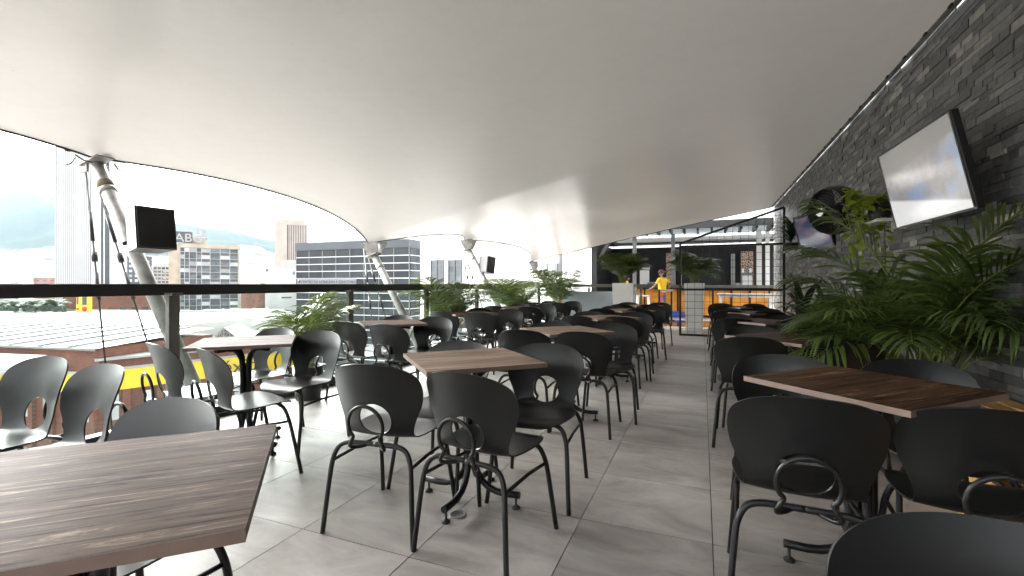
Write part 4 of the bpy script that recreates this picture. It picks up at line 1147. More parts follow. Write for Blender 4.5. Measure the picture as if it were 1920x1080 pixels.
m_ = MB(); m_.box((0, 0, 0.86), (1.55, 0.7, 0.05)); m_.build('tabletop', MAT['panel'], wt, bevel=0.01)
m_ = MB(); m_.box((0, 0, 0.81), (1.45, 0.6, 0.05)); m_.build('apron', MAT['white2'], wt)
for sx in (-1, 1):
    for sy in (-1, 1):
        m_ = MB(); m_.box((0.68 * sx, 0.27 * sy, 0.39), (0.06, 0.06, 0.78)); m_.build('leg', MAT['white2'], wt)
for px, zc, lab in ((1236, 15.0, 'black slim post with wooden cross rail in front of the man'), (1259, 15.0, 'black slim queue post by the man, nearer the grid screen')):
    p = P(px, HOR, zc); q_ = empty('queue_post', (p.x, p.y, 0)); tag(q_, lab, 'post', 'black queue posts before the bar')
    m_ = MB(); m_.box((0, 0, 0.50), (0.055, 0.055, 1.0)); m_.build('upright', MAT['metal_black'], q_)
    m_ = MB(); m_.box((0, 0, 0.010), (0.24, 0.24, 0.02)); m_.build('base', MAT['metal_black'], q_)
    if px == 1236:
        m_ = MB(); m_.box((0.22, 0.03, 0.97), (0.40, 0.03, 0.06)); m_.build('cross_rail', MAT['grey'], q_)

# ------------------------------------------------------------------ people
def person(loc, rz, joints, rads, label, mats, cap=True):
    """joints: chains of named points; one skinned body"""
    root = empty('person', loc, rz); tag(root, label, 'person', 'staff at the bar')
    names = list(joints); ids = {n: i for i, n in enumerate(names)}
    edges = [('pelvis', 'belly'), ('belly', 'chest'), ('chest', 'neck'), ('neck', 'head0'), ('head0', 'head1'), ('chest', 'shL'), ('shL', 'elL'), ('elL', 'wrL'), ('wrL', 'haL'),
             ('chest', 'shR'), ('shR', 'elR'), ('elR', 'wrR'), ('wrR', 'haR'), ('pelvis', 'hipL'), ('hipL', 'knL'), ('knL', 'anL'), ('anL', 'toL'), ('pelvis', 'hipR'), ('hipR', 'knR'), ('knR', 'anR'), ('anR', 'toR')]
    vs = [joints[n] for n in names]; es = [(ids[a], ids[b]) for a, b in edges]; rd = [rads[n] for n in names]
    for sd in 'LR':
        h = Vector(joints['ha' + sd]); w = Vector(joints['wr' + sd]); d = (h - w).normalized()
        sdv = d.cross(Vector((0, 1, 0))).normalized()
        for k, (off, ln) in enumerate(((-0.030, 0.065), (-0.010, 0.080), (0.010, 0.076), (0.030, 0.058), (0.045, 0.045))):
            b0 = h + sdv * off + d * (0.01 if k < 4 else -0.035); b1 = b0 + (d + (sdv * 0.9 if k == 4 else Vector((0, 0, 0)))) * ln * 0.5; b2 = b1 + (d + Vector((0, 0.3, -0.2))) * ln * 0.5
            n0 = len(vs); vs += [tuple(b0), tuple(b1), tuple(b2)]; es += [(ids['ha' + sd], n0), (n0, n0 + 1), (n0 + 1, n0 + 2)]; rd += [0.0095, 0.009, 0.008]
    me = bpy.data.meshes.new('body_base'); me.from_pydata(vs, es, []); me.update()
    o = bpy.data.objects.new('body_base', me); COL.objects.link(o)
    o.modifiers.new('skin', 'SKIN'); 
    for i, sv in enumerate(me.skin_vertices[0].data):
        r_ = rd[i]; sv.radius = r_ if isinstance(r_, tuple) else (r_, r_); sv.use_root = (i == ids['pelvis'])
    o.modifiers.new('sub', 'SUBSURF').levels = 2
    dg = bpy.context.evaluated_depsgraph_get()
    bm_ = bpy.data.meshes.new_from_object(o.evaluated_get(dg)); bm_.name = 'body'
    bpy.data.objects.remove(o)
    bm_.materials.clear()
    for m in mats: bm_.materials.append(m)
    def dist(p, a, b):
        a = Vector(joints[a]); b = Vector(joints[b]); t = max(0, min(1, (p - a).dot(b - a) / (b - a).length_squared)); return (p - a.lerp(b, t)).length, t
    for pl_ in bm_.polygons:
        pl_.use_smooth = True
        c = pl_.center
        best = min(((dist(c, a, b)[0], a, b, dist(c, a, b)[1]) for a, b in edges))
        _, a, b, t = best
        k = 0
        if a in ('pelvis', 'belly', 'chest') and b not in ('hipL', 'hipR', 'neck'): k = 1
        if a in ('shL', 'shR') and t < 0.72: k = 1
        if b == 'neck' and t < 0.6: k = 1
        if b in ('shL', 'shR'): k = 1
        if a in ('hipL', 'knL') or b == 'hipL': k = 2
        if a in ('hipR', 'knR') or b == 'hipR': k = 3
        if a in ('pelvis',) and b in ('hipL', 'hipR') and c.z > joints['pelvis'][2] - 0.02: k = 1
        if a in ('anL', 'anR'): k = 4
        pl_.material_index = k
    body = bpy.data.objects.new('body', bm_); COL.objects.link(body); body.parent = root
    hc = (Vector(joints['head0']) + Vector(joints['head1'])) / 2
    if cap:
        Mx = Matrix.Rotation(R(-6), 3, 'X')
        c = MB().lathe([(0.108, 0.0), (0.109, 0.03), (0.10, 0.07), (0.07, 0.10), (0.03, 0.115), (0.0, 0.117)], 20, hc + Vector((0, 0, 0.03)), M=Mx).build('cap', MAT['cap'], root)
        m_ = MB(); m_.lathe([(0.0, 0.004), (0.085, 0.0), (0.088, -0.006), (0.0, -0.004)], 18, hc + Vector((0, 0.105, 0.035))); m_.build('brim', MAT['cap'], c)
    else:
        MB().lathe([(0.104, -0.01), (0.108, 0.04), (0.095, 0.08), (0.05, 0.11), (0.0, 0.115)], 20, hc + Vector((0, -0.012, 0.02))).build('hair', MAT['hair'], root)
    for s in (-1, 1):
        MB().lathe([(0.0, -0.012), (0.010, -0.006), (0.012, 0.0), (0.010, 0.006), (0.0, 0.012)], 10, hc + Vector((0.033 * s, 0.088, 0.0))).build('eye', MAT['hair'], root)
        MB().lathe([(0.0, -0.03), (0.012, -0.018), (0.016, 0.008), (0.010, 0.026), (0.0, 0.03)], 10, hc + Vector((0.092 * s, -0.005, -0.005))).build('ear', mats[0], root)
    MB().tube([hc + Vector((0, 0.092, 0.005)), hc + Vector((0, 0.118, -0.03)), hc + Vector((0, 0.098, -0.04))], [0.008, 0.015, 0.008], 8).build('nose', mats[0], root)
    m_ = MB(); m_.box(hc + Vector((0, 0.094, -0.062)), (0.045, 0.012, 0.01)); m_.build('mouth', MAT['cap'], root)
    return root
RAD = {'pelvis': (0.135, 0.105), 'belly': (0.135, 0.105), 'chest': (0.155, 0.115), 'neck': 0.055, 'head0': (0.072, 0.085), 'head1': (0.082, 0.095), 'shL': 0.068, 'shR': 0.068, 'elL': 0.043, 'elR': 0.043, 'wrL': 0.029, 'wrR': 0.029,
       'haL': (0.036, 0.018), 'haR': (0.036, 0.018), 'hipL': 0.088, 'hipR': 0.088, 'knL': 0.058, 'knR': 0.058, 'anL': 0.04, 'anR': 0.04, 'toL': 0.036, 'toR': 0.036}
J = {'pelvis': (0, 0, 0.92), 'belly': (0, 0.01, 1.06), 'chest': (0, 0, 1.27), 'neck': (0, 0.01, 1.42), 'head0': (0, 0.03, 1.50), 'head1': (0, 0.035, 1.585),
     'shL': (-0.185, 0, 1.345), 'elL': (-0.30, 0.08, 1.13), 'wrL': (-0.33, 0.26, 1.00), 'haL': (-0.33, 0.33, 0.985),
     'shR': (0.185, 0, 1.345), 'elR': (0.36, -0.10, 1.17), 'wrR': (0.22, -0.08, 1.00), 'haR': (0.18, -0.03, 0.96),
     'hipL': (-0.095, 0, 0.84), 'knL': (-0.11, 0.03, 0.47), 'anL': (-0.115, -0.01, 0.09), 'toL': (-0.125, 0.14, 0.04),
     'hipR': (0.095, 0, 0.84), 'knR': (0.13, 0.0, 0.47), 'anR': (0.16, -0.05, 0.09), 'toR': (0.18, 0.10, 0.04)}
pm = P(1242, HOR, 16.1)
person((pm.x, pm.y, 0), R(62), J, RAD, 'man in yellow shirt and maroon cap, hand on hip, standing before the bar', [MAT['skin'], MAT['shirt'], MAT['jeans'], MAT['jeans2'], MAT['hair']])
pm = P(1174, HOR, 15.9)
hid = person((pm.x, pm.y, 0), R(-70), J, RAD, 'person in yellow shirt mostly hidden behind the white planter', [MAT['skin'], MAT['shirt'], MAT['jeans'], MAT['jeans2'], MAT['hair']], cap=False)
hid.scale = (0.9, 0.9, 0.9)

# ================================================================== THE CITY
GZ = -18.0
m_ = MB(); m_.face([(-5200, -1500, GZ), (3500, -1500, GZ), (3500, 5200, GZ), (-5200, 5200, GZ)])
MAT['street'] = simple('street', (0.20, 0.19, 0.18), 0.9, var=0.3, scale=0.02)
struct(m_.build('ground', MAT['street']))

class Bld:
    """a building whose front runs from photograph pixel px0 (depth zc0) to px1 (depth zc1)"""
    def __init__(s, name, label, px0, zc0, px1, zc1, cat='building', group=None):
        if zc1 is None:      # front square to the line of sight, so that its sides stay hidden
            r0, r1 = (px0 - 960) / FPX, (px1 - 960) / FPX
            zc1 = zc0 - r0 * (r1 - r0) * zc0 / (1 + r1 * r0)
        a = P(px0, HOR, zc0); b = P(px1, HOR, zc1)
        s.a = Vector((a.x, a.y)); d = Vector((b.x - a.x, b.y - a.y)); s.W = d.length; s.u = d.normalized()
        s.n = Vector((-s.u.y, s.u.x))
        s.root = empty(name, (a.x, a.y, GZ), math.atan2(d.y, d.x)); tag(s.root, label, cat, group)
    def x(s, px):
        r = P(px, HOR, 1.0); r = Vector((r.x, r.y))
        # a + u t = r k
        det = s.u.x * -r.y + s.u.y * r.x
        t = (-s.a.x * -r.y + -s.a.y * r.x) / det
        return t
    def z(s, px, py):
        w = s.a + s.u * s.x(px); zc = w.y * CS - w.x * SN
        return EYE + (HOR - py) / FPX * zc - GZ
    def box(s, nm, mat, x0, x1, y0, y1, z0, z1, parent=None):
        m_ = MB(); m_.box(((x0 + x1) / 2, (y0 + y1) / 2, (z0 + z1) / 2), (x1 - x0, y1 - y0, z1 - z0))
        return m_.build(nm, mat, parent or s.root)
    def pbox(s, nm, mat, px0, px1, pyt, pyb, y0, y1, parent=None):
        x0, x1 = s.x(px0), s.x(px1); pm_ = (px0 + px1) / 2
        return s.box(nm, mat, x0, x1, y0, y1, max(0, s.z(pm_, pyb)) if pyb is not None else 0, s.z(pm_, pyt), parent)
def text(body, size, loc, rot, mat, parent, nm='lettering', ext=0.01):
    cu = bpy.data.curves.new(nm, 'FONT'); cu.body = body; cu.size = size; cu.extrude = ext; cu.align_x = 'LEFT'
    cu.materials.append(mat)
    tmp = bpy.data.objects.new(nm, cu); COL.objects.link(tmp)
    me = bpy.data.meshes.new_from_object(tmp.evaluated_get(bpy.context.evaluated_depsgraph_get())); bpy.data.objects.remove(tmp)
    me.materials.clear(); me.materials.append(mat)
    o = bpy.data.objects.new(nm, me); COL.objects.link(o); o.parent = parent; o.location = loc; o.rotation_euler = rot
    return o

rb = random.Random(77)
# 1 tall white ribbed tower
B = Bld('ribbed_tower', 'tall white tower with fine vertical ribs beside the peeling grey mast', 103, 270, 235, None)
H = B.z(160, 235)
B.box('core', MAT['tower'], 0, B.W, 0.8, 30, 0, H)
xa, xb_ = 0, B.x(170); nr = 17
for k in range(nr):
    x0 = xa + (xb_ - xa) * k / nr
    B.box('rib', MAT['tower'], x0, x0 + (xb_ - xa) / nr * 0.62, 0, 0.798, 0, H)
B.box('rib_backing', MAT['grey'], xa, xb_, 0.70, 0.79, 0, H - 0.1)
B.box('plain_panel', MAT['tower'], B.x(170.5), B.x(189), -0.3, 0.79, 0, H + 0.2)
B.box('window_strip', MAT['band'], B.x(189.5), B.x(194), 0.3, 0.79, 0, H - 0.2)
B.box('mullion', MAT['tower'], B.x(194), B.x(196.5), 0.1, 0.79, 0, H - 0.1)
B.box('window_strip', MAT['band'], B.x(196.5), B.x(205), 0.3, 0.79, 0, H - 0.2)
B.box('plain_panel', MAT['tower'], B.x(205.5), B.x(235), -0.3, 0.79, 0, H + 0.2)
# dark block behind the mast
B = Bld('dark_block', 'dark bluish office block between the ribbed tower and the mast', 238, 255, 285, None)
MAT['bluewall'] = simple('blue_grey_wall', (0.055, 0.064, 0.075), 0.5, var=0.3, scale=0.1)
B.box('wall', MAT['bluewall'], 0, B.W, 0.3, 14, 0, B.z(260, 480))
for r_ in range(5):
    for c in range(4):
        x0 = B.W * (0.08 + 0.23 * c); z0 = B.z(260, 488 + 9 * r_)
        B.box('window', MAT['window_pale'], x0, x0 + B.W * 0.12, 0.2, 0.298, z0 - 1.3, z0)
B = Bld('grey_flats', 'low grey flats with small windows left of the lettered building', 286, 215, 318, None)
B.box('wall', MAT['grey'], 0, B.W, 0.3, 14, 0, B.z(300, 498))
for r_ in range(5):
    for c in range(4):
        x0 = B.W * (0.06 + 0.24 * c); z0 = B.z(300, 501 + 6.5 * r_)
        B.box('window', MAT['window'], x0, x0 + B.W * 0.18, 0.22, 0.298, z0 - 0.9, z0)
# 2 lettered office building
B = Bld('lettered_office', 'beige office block with glazed bands, antennas and a roof sign of white letters', 337, 200, 450, None)
zt = B.z(390, 459); W = B.W
B.box('wall', MAT['beige'], -B.x(337) + B.x(316), W, 0.6, 22, 0, zt)
B.box('cornice', MAT['beige'], 0, W + 0.3, 0.0, 0.598, B.z(390, 465.5), zt + 0.15)
B.box('end_pier', MAT['beige'], B.x(447), W, 0.02, 0.596, 0, B.z(390, 466))
rows_ = 13; step = B.z(390, 0) - B.z(390, 12.45)
cols = [337.6, 346, 355, 368.5, 378, 394, 413, 431, 446.6]
for r_ in range(rows_):
    ztop = B.z(390, 466) - r_ * step
    B.box('spandrel', MAT['band'], 0.05, B.x(446.8), 0.22, 0.594, ztop - step, ztop - step * 0.56)
    B.box('sill', MAT['far_white'], 0.05, B.x(446.8), 0.10, 0.2, ztop - step * 0.60, ztop - step * 0.54)
    for c0, c1 in zip(cols[:-1], cols[1:]):
        pale = rb.random() < 0.33
        B.box('window', MAT['window_pale'] if pale else MAT['window'], B.x(c0) + 0.1, B.x(c1) - 0.1, 0.34, 0.592, ztop - step * 0.555, ztop - 0.05)
for c0 in cols:
    B.box('mullion', MAT['far_white'], B.x(c0) - 0.12, B.x(c0) + 0.12, 0.06, 0.33, B.z(390, 466) - rows_ * step, B.z(390, 466))
for r_ in range(5):
    zz = B.z(330, 483 + 12.5 * r_); B.box('balcony', MAT['grey'], B.x(305), B.x(318), 1.0, 6.0, zz - 0.4, zz)
zr_ = zt
B.box('roof_house', MAT['beige'], B.x(344), B.x(387), 5, 14, zr_, B.z(365, 445))
B.box('roof_slab', MAT['grey'], B.x(340), B.x(390), 4.5, 14.5, B.z(365, 445), B.z(365, 442))
B.box('roof_rail', MAT['grey'], B.x(398), B.x(442), 3, 9, zr_, B.z(420, 460) + 0.1)
sg = B.box('sign_board', MAT['band'], B.x(321), B.x(361), 4.0, 4.3, B.z(340, 453), B.z(340, 432.5))
text('ABG', (B.z(340, 434) - B.z(340, 452)) * 1.25, (B.x(327), 3.96, B.z(340, 451.5)), (R(90), 0, 0), MAT['far_white'], sg)
for k, px in enumerate((352, 358, 366, 372, 377, 382, 386)):
    zz = B.z(365, 421 + rb.uniform(0, 8)); x0 = B.x(px)
    a_ = B.box('antenna', MAT['steel'], x0 - 0.12, x0 + 0.12, 8, 8.25, B.z(365, 443), zz)
    B.box('antenna_head', MAT['grey'], x0 - 0.35, x0 + 0.35, 7.9, 8.3, zz - 2.2, zz - 0.4, a_)
# 3 beige tower
B = Bld('beige_tower', 'tall beige tower with a blank side and fine dark slots', 515, 320, 577, None)
zt = B.z(545, 418)
B.box('wall', MAT['beige2'], 0, B.W, 0.8, 26, 0, zt)
B.box('blank_side', MAT['beige2'], 0, B.x(538), 0, 0.79, 0, zt - 0.1)
B.box('roof_house', MAT['beige2'], B.x(519), B.x(572), 3, 20, zt, B.z(545, 409.5))
for k in range(11):
    x0 = B.x(541) + (B.W - B.x(541)) * k / 11; B.box('fin', MAT['beige2'], x0, x0 + (B.W - B.x(541)) / 11 * 0.55, 0.0, 0.79, B.z(560, 498), zt - 1)
B.box('slot_backing', MAT['band'], B.x(538.5), B.W, 0.6, 0.792, B.z(560, 498), zt - 1.2)
# 4 white roofs, brick block
B = Bld('white_annex', 'small weathered white building below the beige tower', 497, 140, 556, None)
B.box('wall', MAT['far_white'], 0, B.W, 0.5, 16, 0, B.z(525, 501))
B.box('parapet', MAT['beige2'], -0.2, B.W * 0.62, 0.4, 15, B.z(525, 501) + 0.01, B.z(525, 499))
B.box('roof_house', MAT['far_white'], B.x(530), B.x(556), 3, 12, B.z(525, 501) + 0.01, B.z(545, 487))
B.pbox('window', MAT['window'], 499, 503, 504, 509, 0.42, 0.498); B.pbox('window', MAT['window'], 549, 553, 509, 515, 0.42, 0.498)
B.pbox('window', MAT['window'], 528, 547, 556.5, 559.5, 0.42, 0.498); B.pbox('window', MAT['window_pale'], 511, 530, 582, 590, 0.42, 0.498)
B.pbox('balcony', MAT['far_white'], 509, 534, 578, 594, -1.0, 0.4)
B = Bld('brick_block', 'windowless red brick block right of the lettered building', 452, 150, 506, None)
B.box('wall', MAT['brick_pale'], 0, B.W, 0, 14, 0, B.z(480, 541)); B.box('coping', MAT['beige'], -0.2, B.W + 0.2, -0.2, 14.2, B.z(480, 541) + 0.01, B.z(480, 541) + 0.5)
B = Bld('tiled_house', 'low house with terracotta roof and white window band under the brick block', 470, 118, 530, None, cat='house')
B.box('wall', MAT['far_white'], 0, B.W, 0, 10, 0, B.z(500, 600)); B.box('roof', MAT['brick_pale'], -0.4, B.W + 0.4, -0.5, 10.5, B.z(500, 600), B.z(500, 594))
for k in range(4): x0 = B.W * (0.1 + 0.2 * k); B.box('window', MAT['window'], x0, x0 + B.W * 0.15, -0.06, -0.002, B.z(500, 608), B.z(500, 602.5))
# white low hall with windows
B = Bld('white_hall', 'long low white hall with a row of small windows below the lettered building', 325, 108, 520, 116)
zt = B.z(420, 591)
B.box('wall', MAT['far_white'], 0, B.W, 0, 30, 0, zt)
for px in (381, 399, 418, 437, 456):
    w_ = B.pbox('window', MAT['window'], px - 6, px + 6, 594.5, 602, -0.08, -0.002); B.box('frame', MAT['far_white'], B.x(px) - 0.06, B.x(px) + 0.06, -0.12, -0.081, B.z(px, 602), B.z(px, 594.5), w_)
for k in range(5):
    B.box('roof_ridge', MAT['far_white'], B.W * (0.05 + 0.18 * k), B.W * (0.05 + 0.18 * k) + 0.3, -0.1, 28, zt, zt + 0.3)
# skylight gable
B = Bld('gable_skylight', 'white pitched roof with a triangular glazed gable', 330, 80, 520, 84)
zt = B.z(420, 632)
B.box('wall', MAT['far_white'], 0, B.W, 0, 18, 0, zt)
xa, xb_, xc_ = B.x(404), B.x(442), B.x(420); za = B.z(420, 614)
m_ = MB(); m_.face([(xa, 0, zt), (xb_, 0, zt), (xc_, 0, za)]); m_.face([(xa, 0, zt), (xc_, 0, za), (xc_, 12, za), (xa, 12, zt)]); m_.face([(xb_, 0, zt), (xb_, 12, zt), (xc_, 12, za), (xc_, 0, za)]); m_.build('gable_roof', MAT['far_white'], B.root)
m_ = MB(); m_.face([(xa + 0.3, -0.05, zt + 0.1), (xb_ - 0.3, -0.05, zt + 0.1), (xc_, -0.05, za - 0.2)]); gp = m_.build('gable_pane', MAT['window'], B.root)
for (p0, p1) in (((xc_, zt), (xc_, za)), ((xa * 0.5 + xc_ * 0.5, (zt + za) / 2), (xb_ * 0.5 + xc_ * 0.5, (zt + za) / 2)), ((xa * 0.5 + xc_ * 0.5, zt), (xa * 0.5 + xc_ * 0.5, (zt + za) / 2)), ((xb_ * 0.5 + xc_ * 0.5, zt), (xb_ * 0.5 + xc_ * 0.5, (zt + za) / 2)), ((xa, zt), (xc_, za)), ((xb_, zt), (xc_, za)), ((xa, zt + 0.05), (xb_, zt + 0.05)), ((xa * 0.5 + xc_ * 0.5, (zt + za) / 2), (xc_, zt)), ((xb_ * 0.5 + xc_ * 0.5, (zt + za) / 2), (xc_, zt))):
    MB().bar((p0[0], -0.1, p0[1]), (p1[0], -0.1, p1[1]), 0.1).build('glazing_bar', MAT['far_white'], gp)
# 5 dark glass building
B = Bld('glass_office', 'dark glass office with white mullions and a lettered band', 555, 62, 767, 56)
zt = B.z(660, 452); W = B.W
MAT['mullion'] = simple('white_mullion', (0.62, 0.64, 0.65), 0.4, var=0.05)
B.box('core', MAT['dark'], 0, W, 0.16, 12, 0, zt)
MAT['sign_grey'] = simple('sign_grey', (0.20, 0.21, 0.22), 0.6, var=0.05)
S = 26; st = (B.z(660, 0) - B.z(660, 13.7)); ncol = 8
ztop = zt - st * 0.2
B.box('parapet', MAT['bluewall'], -0.02, W + 0.02, -0.02, 12.02, zt - st * 1.1, zt)
for r_ in range(1, S):
    z1 = zt - st * (r_ + 0.1) ; z0 = z1 - st
    if z0 < 0.5: break
    for c in range(ncol):
        B.box('pane', MAT['curtain'], W * c / ncol + 0.02, W * (c + 1) / ncol - 0.02, 0.06, 0.155, z0 + 0.03, z1 - 0.03)
    for c in range(3):
        m_ = MB(); m_.box((W + 0.06, 0.16 + 0.7 * c + 0.35, (z0 + z1) / 2), (0.09, 0.66, st - 0.06)); m_.build('side_pane', MAT['curtain'], B.root)
    B.box('transom', MAT['mullion'], 0, W, 0.0, 0.058, z0 - 0.05, z0 + 0.05)
    m_ = MB(); m_.box((W + 0.13, 1.15, z0), (0.05, 2.2, 0.07)); m_.build('side_transom', MAT['mullion'], B.root)
for c in range(ncol + 1):
    B.box('mullion', MAT['grey'], W * c / ncol - 0.015, W * c / ncol + 0.015, -0.012, 0.057, 0.4, zt - st * 1.1)
sb = B.pbox('sign_band', MAT['sign_grey'], 558, 669, 522, 532.5, -0.10, -0.03)
text('CENTRO DE ATENCIÓN A SOLICITANTES', 0.50, (B.x(566), -0.112, B.z(610, 531)), (R(90), 0, 0), MAT['dark'], sb)
m_ = MB(); m_.lathe([(0.0, 0.0), (0.24, 0.0), (0.24, 0.02), (0.0, 0.02)], 20, M=Matrix.Rotation(R(90), 3, 'X')); m_.build('emblem', MAT['bluewall'], sb, loc=(B.x(562), -0.115, B.z(610, 527.5)))
# white roof house behind the glass building
B = Bld('white_penthouse', 'white rooftop block rising behind the dark glass office', 588, 80, 700, 76)
B.box('wall', MAT['white'], 0, B.W, 0, 10, 0, B.z(640, 435)); B.box('coping', MAT['grey'], -0.1, B.W + 0.1, -0.1, 10, B.z(640, 435) + 0.005, B.z(640, 435) + 0.16)
# 6 white building
B = Bld('white_building', 'large plain white building with two tall dark windows', 784, 50, 1010, 40)
zt = B.z(900, 440)
B.box('wall', MAT['white'], 0, B.x(885), 0.3, 14, 0, zt); B.box('wall', MAT['white'], B.x(947), B.W, 0.3, 14, 0, zt)
B.box('recess_wall', MAT['white'], B.x(885), B.x(947), 1.3, 14, 0, zt - 0.02); B.box('lintel', MAT['white'], B.x(885), B.x(947), 0.3, 1.29, B.z(915, 457), zt - 0.01)
for a_, b_ in ((805, 828), (838, 862)):
    w_ = B.pbox('window', MAT['window'], a_, b_, 487, 640, 0.22, 0.297)
    for k in range(9): zz = B.z((a_ + b_) / 2, 497 + 15 * k); B.box('glazing_bar', MAT['band'], B.x(a_), B.x(b_), 0.17, 0.218, zz - 0.04, zz + 0.04, w_)
    for q_ in (a_, (a_ + b_) / 2, b_): B.box('frame', MAT['band'], B.x(q_) - 0.05, B.x(q_) + 0.05, 0.16, 0.217, B.z(q_, 640), B.z(q_, 487), w_)
# 6b white building at the far end of the terrace
B = Bld('white_wing', 'white wing with a band of narrow windows past the terrace end', 990, 30, 1132, 24)
zt = B.z(1060, 445)
B.box('wall', MAT['white'], 0, B.W, 0.2, 8, 0, zt)
for a_, b_, mt_ in ((1017, 1022, 'window'), (1031, 1036, 'grey'), (1037, 1042, 'window'), (1044, 1049, 'band'), (1055, 1060, 'band'), (1061, 1066, 'beige'), (1066.5, 1068, 'window')):
    B.pbox('window', MAT[mt_], a_, b_, 493, 516.5, 0.12, 0.198)
B.box('pier', MAT['white'], B.x(1076), B.x(1080), -0.2, 0.198, 0, zt - 0.05)
# free-standing steel column by the cross rail
p = P(1051, HOR, 18.0); sc_ = empty('steel_column', (p.x, p.y, -0.3)); tag(sc_, 'slim grey steel column standing behind the cross railing', 'column')
m_ = MB(); m_.box((0, 0, 1.6), (0.11, 0.11, 3.2)); m_.build('shaft', MAT['steel'], sc_); m_ = MB(); m_.box((0, 0, 0.01), (0.26, 0.26, 0.02)); m_.build('base', MAT['steel'], sc_)

# 7 store with ribbed roof and yellow band
def store_wing(name, label, px0, zc0, px1, zc1, rib, zroof, b1, b0, dp, rise):
    B = Bld(name, label, px0, zc0, px1, zc1, cat='shop', group='brick shop with the yellow band')
    W = B.W; zt = zroof - GZ
    B.box('wall', MAT['brick'], 0, W, 0.25, dp, 0, zt)
    B.box('yellow_band', MAT['yellow'], 0, W, 0.0, 0.248, zt - b0, zt - b1)
    B.box('band_trim', MAT['far_white'], 0, W, -0.05, 0.249, zt - b1 + 0.02, zt - b1 + 0.3)
    n = int(W / 3.0)
    for k in range(n):
        x0 = W * (k + 0.3) / n
        w_ = B.box('window', MAT['window_pale'], x0, x0 + 0.9, 0.15, 0.246, zt - b0 - 3.4, zt - b0 - 0.5)
        B.box('pier', MAT['brick'], x0 + 1.2, x0 + 1.9, -0.15, 0.245, 0, zt - b0 - 0.01)
    # low pitched metal roof
    m_ = MB(); m_.face([(-0.3, -0.4, zt + 0.02), (W + 0.3, -0.4, zt + 0.02), (W + 0.3, dp, zt + rise), (-0.3, dp, zt + rise)]); m_.face([(-0.3, -0.4, zt + 0.02), (-0.3, -0.4, zt - 0.25), (W + 0.3, -0.4, zt - 0.25), (W + 0.3, -0.4, zt + 0.02)]); rf = m_.build('roof', MAT['roofmetal'] if rib else MAT['far_white'], B.root)
    if rib:
        k = 0.8
        while k < W:
            MB().bar((k, -0.35, zt + 0.1), (k, dp - 0.1, zt + rise + 0.07), 0.5, 0.3).build('roof_rib', MAT['grey'], rf); k += 4.6
    return B, zt
B1, zt1 = store_wing('shop_wing', 'brick shop wing with pale ribbed metal roof and yellow band', -420, 66, 182, 52, True, -6.0, 3.1, 5.0, 15, 0.9)
B2, zt2 = store_wing('shop_wing', 'brick shop wing with dark letters on its yellow band', 183, 52.2, 640, 74, False, -7.2, 1.5, 3.8, 9, 0.05)
text('éxito', 2.6, (B2.x(416), -0.06, zt2 - 3.5), (R(90), 0, 0), MAT['band'], B2.root, ext=0.03)
B2.pbox('awning', MAT['red'], 413, 440, 706, 722, -0.9, -0.1); B2.pbox('awning', MAT['blue'], 440, 462, 701, 708, -0.9, -0.1)
# barrel-roofed canopy in front of the shop
pc = Bld('barrel_awning', 'grey barrel-vaulted awning along the brick shop wall', -160, 57, 90, 53, cat='awning')
m_ = MB(); zc_ = -6.0 - GZ - 2.4
arc = [(-2.6 + 2.6 * (1 - math.cos(math.pi * k / 10 * 0.5)), 1.5 * math.sin(math.pi * k / 10 * 0.5)) for k in range(11)]
for k in range(10): m_.face([(0, arc[k][0], zc_ + arc[k][1]), (pc.W, arc[k][0], zc_ + arc[k][1]), (pc.W, arc[k + 1][0], zc_ + arc[k + 1][1]), (0, arc[k + 1][0], zc_ + arc[k + 1][1])], 0, True)
m_.build('vault', MAT['grey'], pc.root)
pc.box('gutter', MAT['far_white'], 0, pc.W, -2.8, -2.55, zc_ - 0.3, zc_ + 0.05)
# big flat white roof beyond
B = Bld('flat_white_roof', 'wide flat white roof beyond the ribbed shop roof', -420, 86, 330, 76, cat='shop')
zt = -5.6 - GZ
B.box('wall', MAT['far_white'], 0, B.W, 0, 34, 0, zt); B.box('parapet', MAT['grey'], 0, B.W, 33.4, 34.0, zt + 0.001, zt + 0.4)
# brick row with yellow totem
B = Bld('brick_row', 'long low red brick row behind the flat white roof', 118, 118, 330, None)
B.box('wall', MAT['brick'], 0, B.W, 0, 14, 0, B.z(200, 553)); B.box('cornice', MAT['far_white'], 0, B.W, -0.2, 14, B.z(200, 553) + 0.01, B.z(200, 553) + 0.3)
for k in range(9): x0 = B.W * (0.07 + 0.1 * k); B.box('window', MAT['window'], x0, x0 + 1.4, -0.08, -0.002, B.z(200, 590), B.z(200, 577))
p = P(158, 600, 113)
tm = empty('sign_totem', (p.x, p.y, GZ)); tag(tm, 'yellow sign totem with dark panels and red discs', 'sign'); tm.rotation_euler = (0, 0, YAW)
zb = EYE - (586 - HOR) / FPX * 113 - GZ; zh = EYE - (551 - HOR) / FPX * 113 - GZ
for nm, mat, bx_ in (('board', MAT['yellow'], ((0, 0, (zb + zh) / 2), (3.3, 0.6, zh - zb))), ('post', MAT['far_white'], ((-1.0, 0, zb / 2), (0.8, 0.5, zb))), ('post', MAT['far_white'], ((0.9, 0, zb / 2), (0.8, 0.5, zb))),
                     ('dark_panel', MAT['band'], ((-1.3, -0.33, zh - 1.4), (0.4, 0.05, 2.4))), ('dark_panel', MAT['band'], ((0.35, -0.33, zh - 1.4), (1.1, 0.05, 2.6)))):
    m_ = MB(); m_.box(*bx_); m_.build(nm, mat, tm)
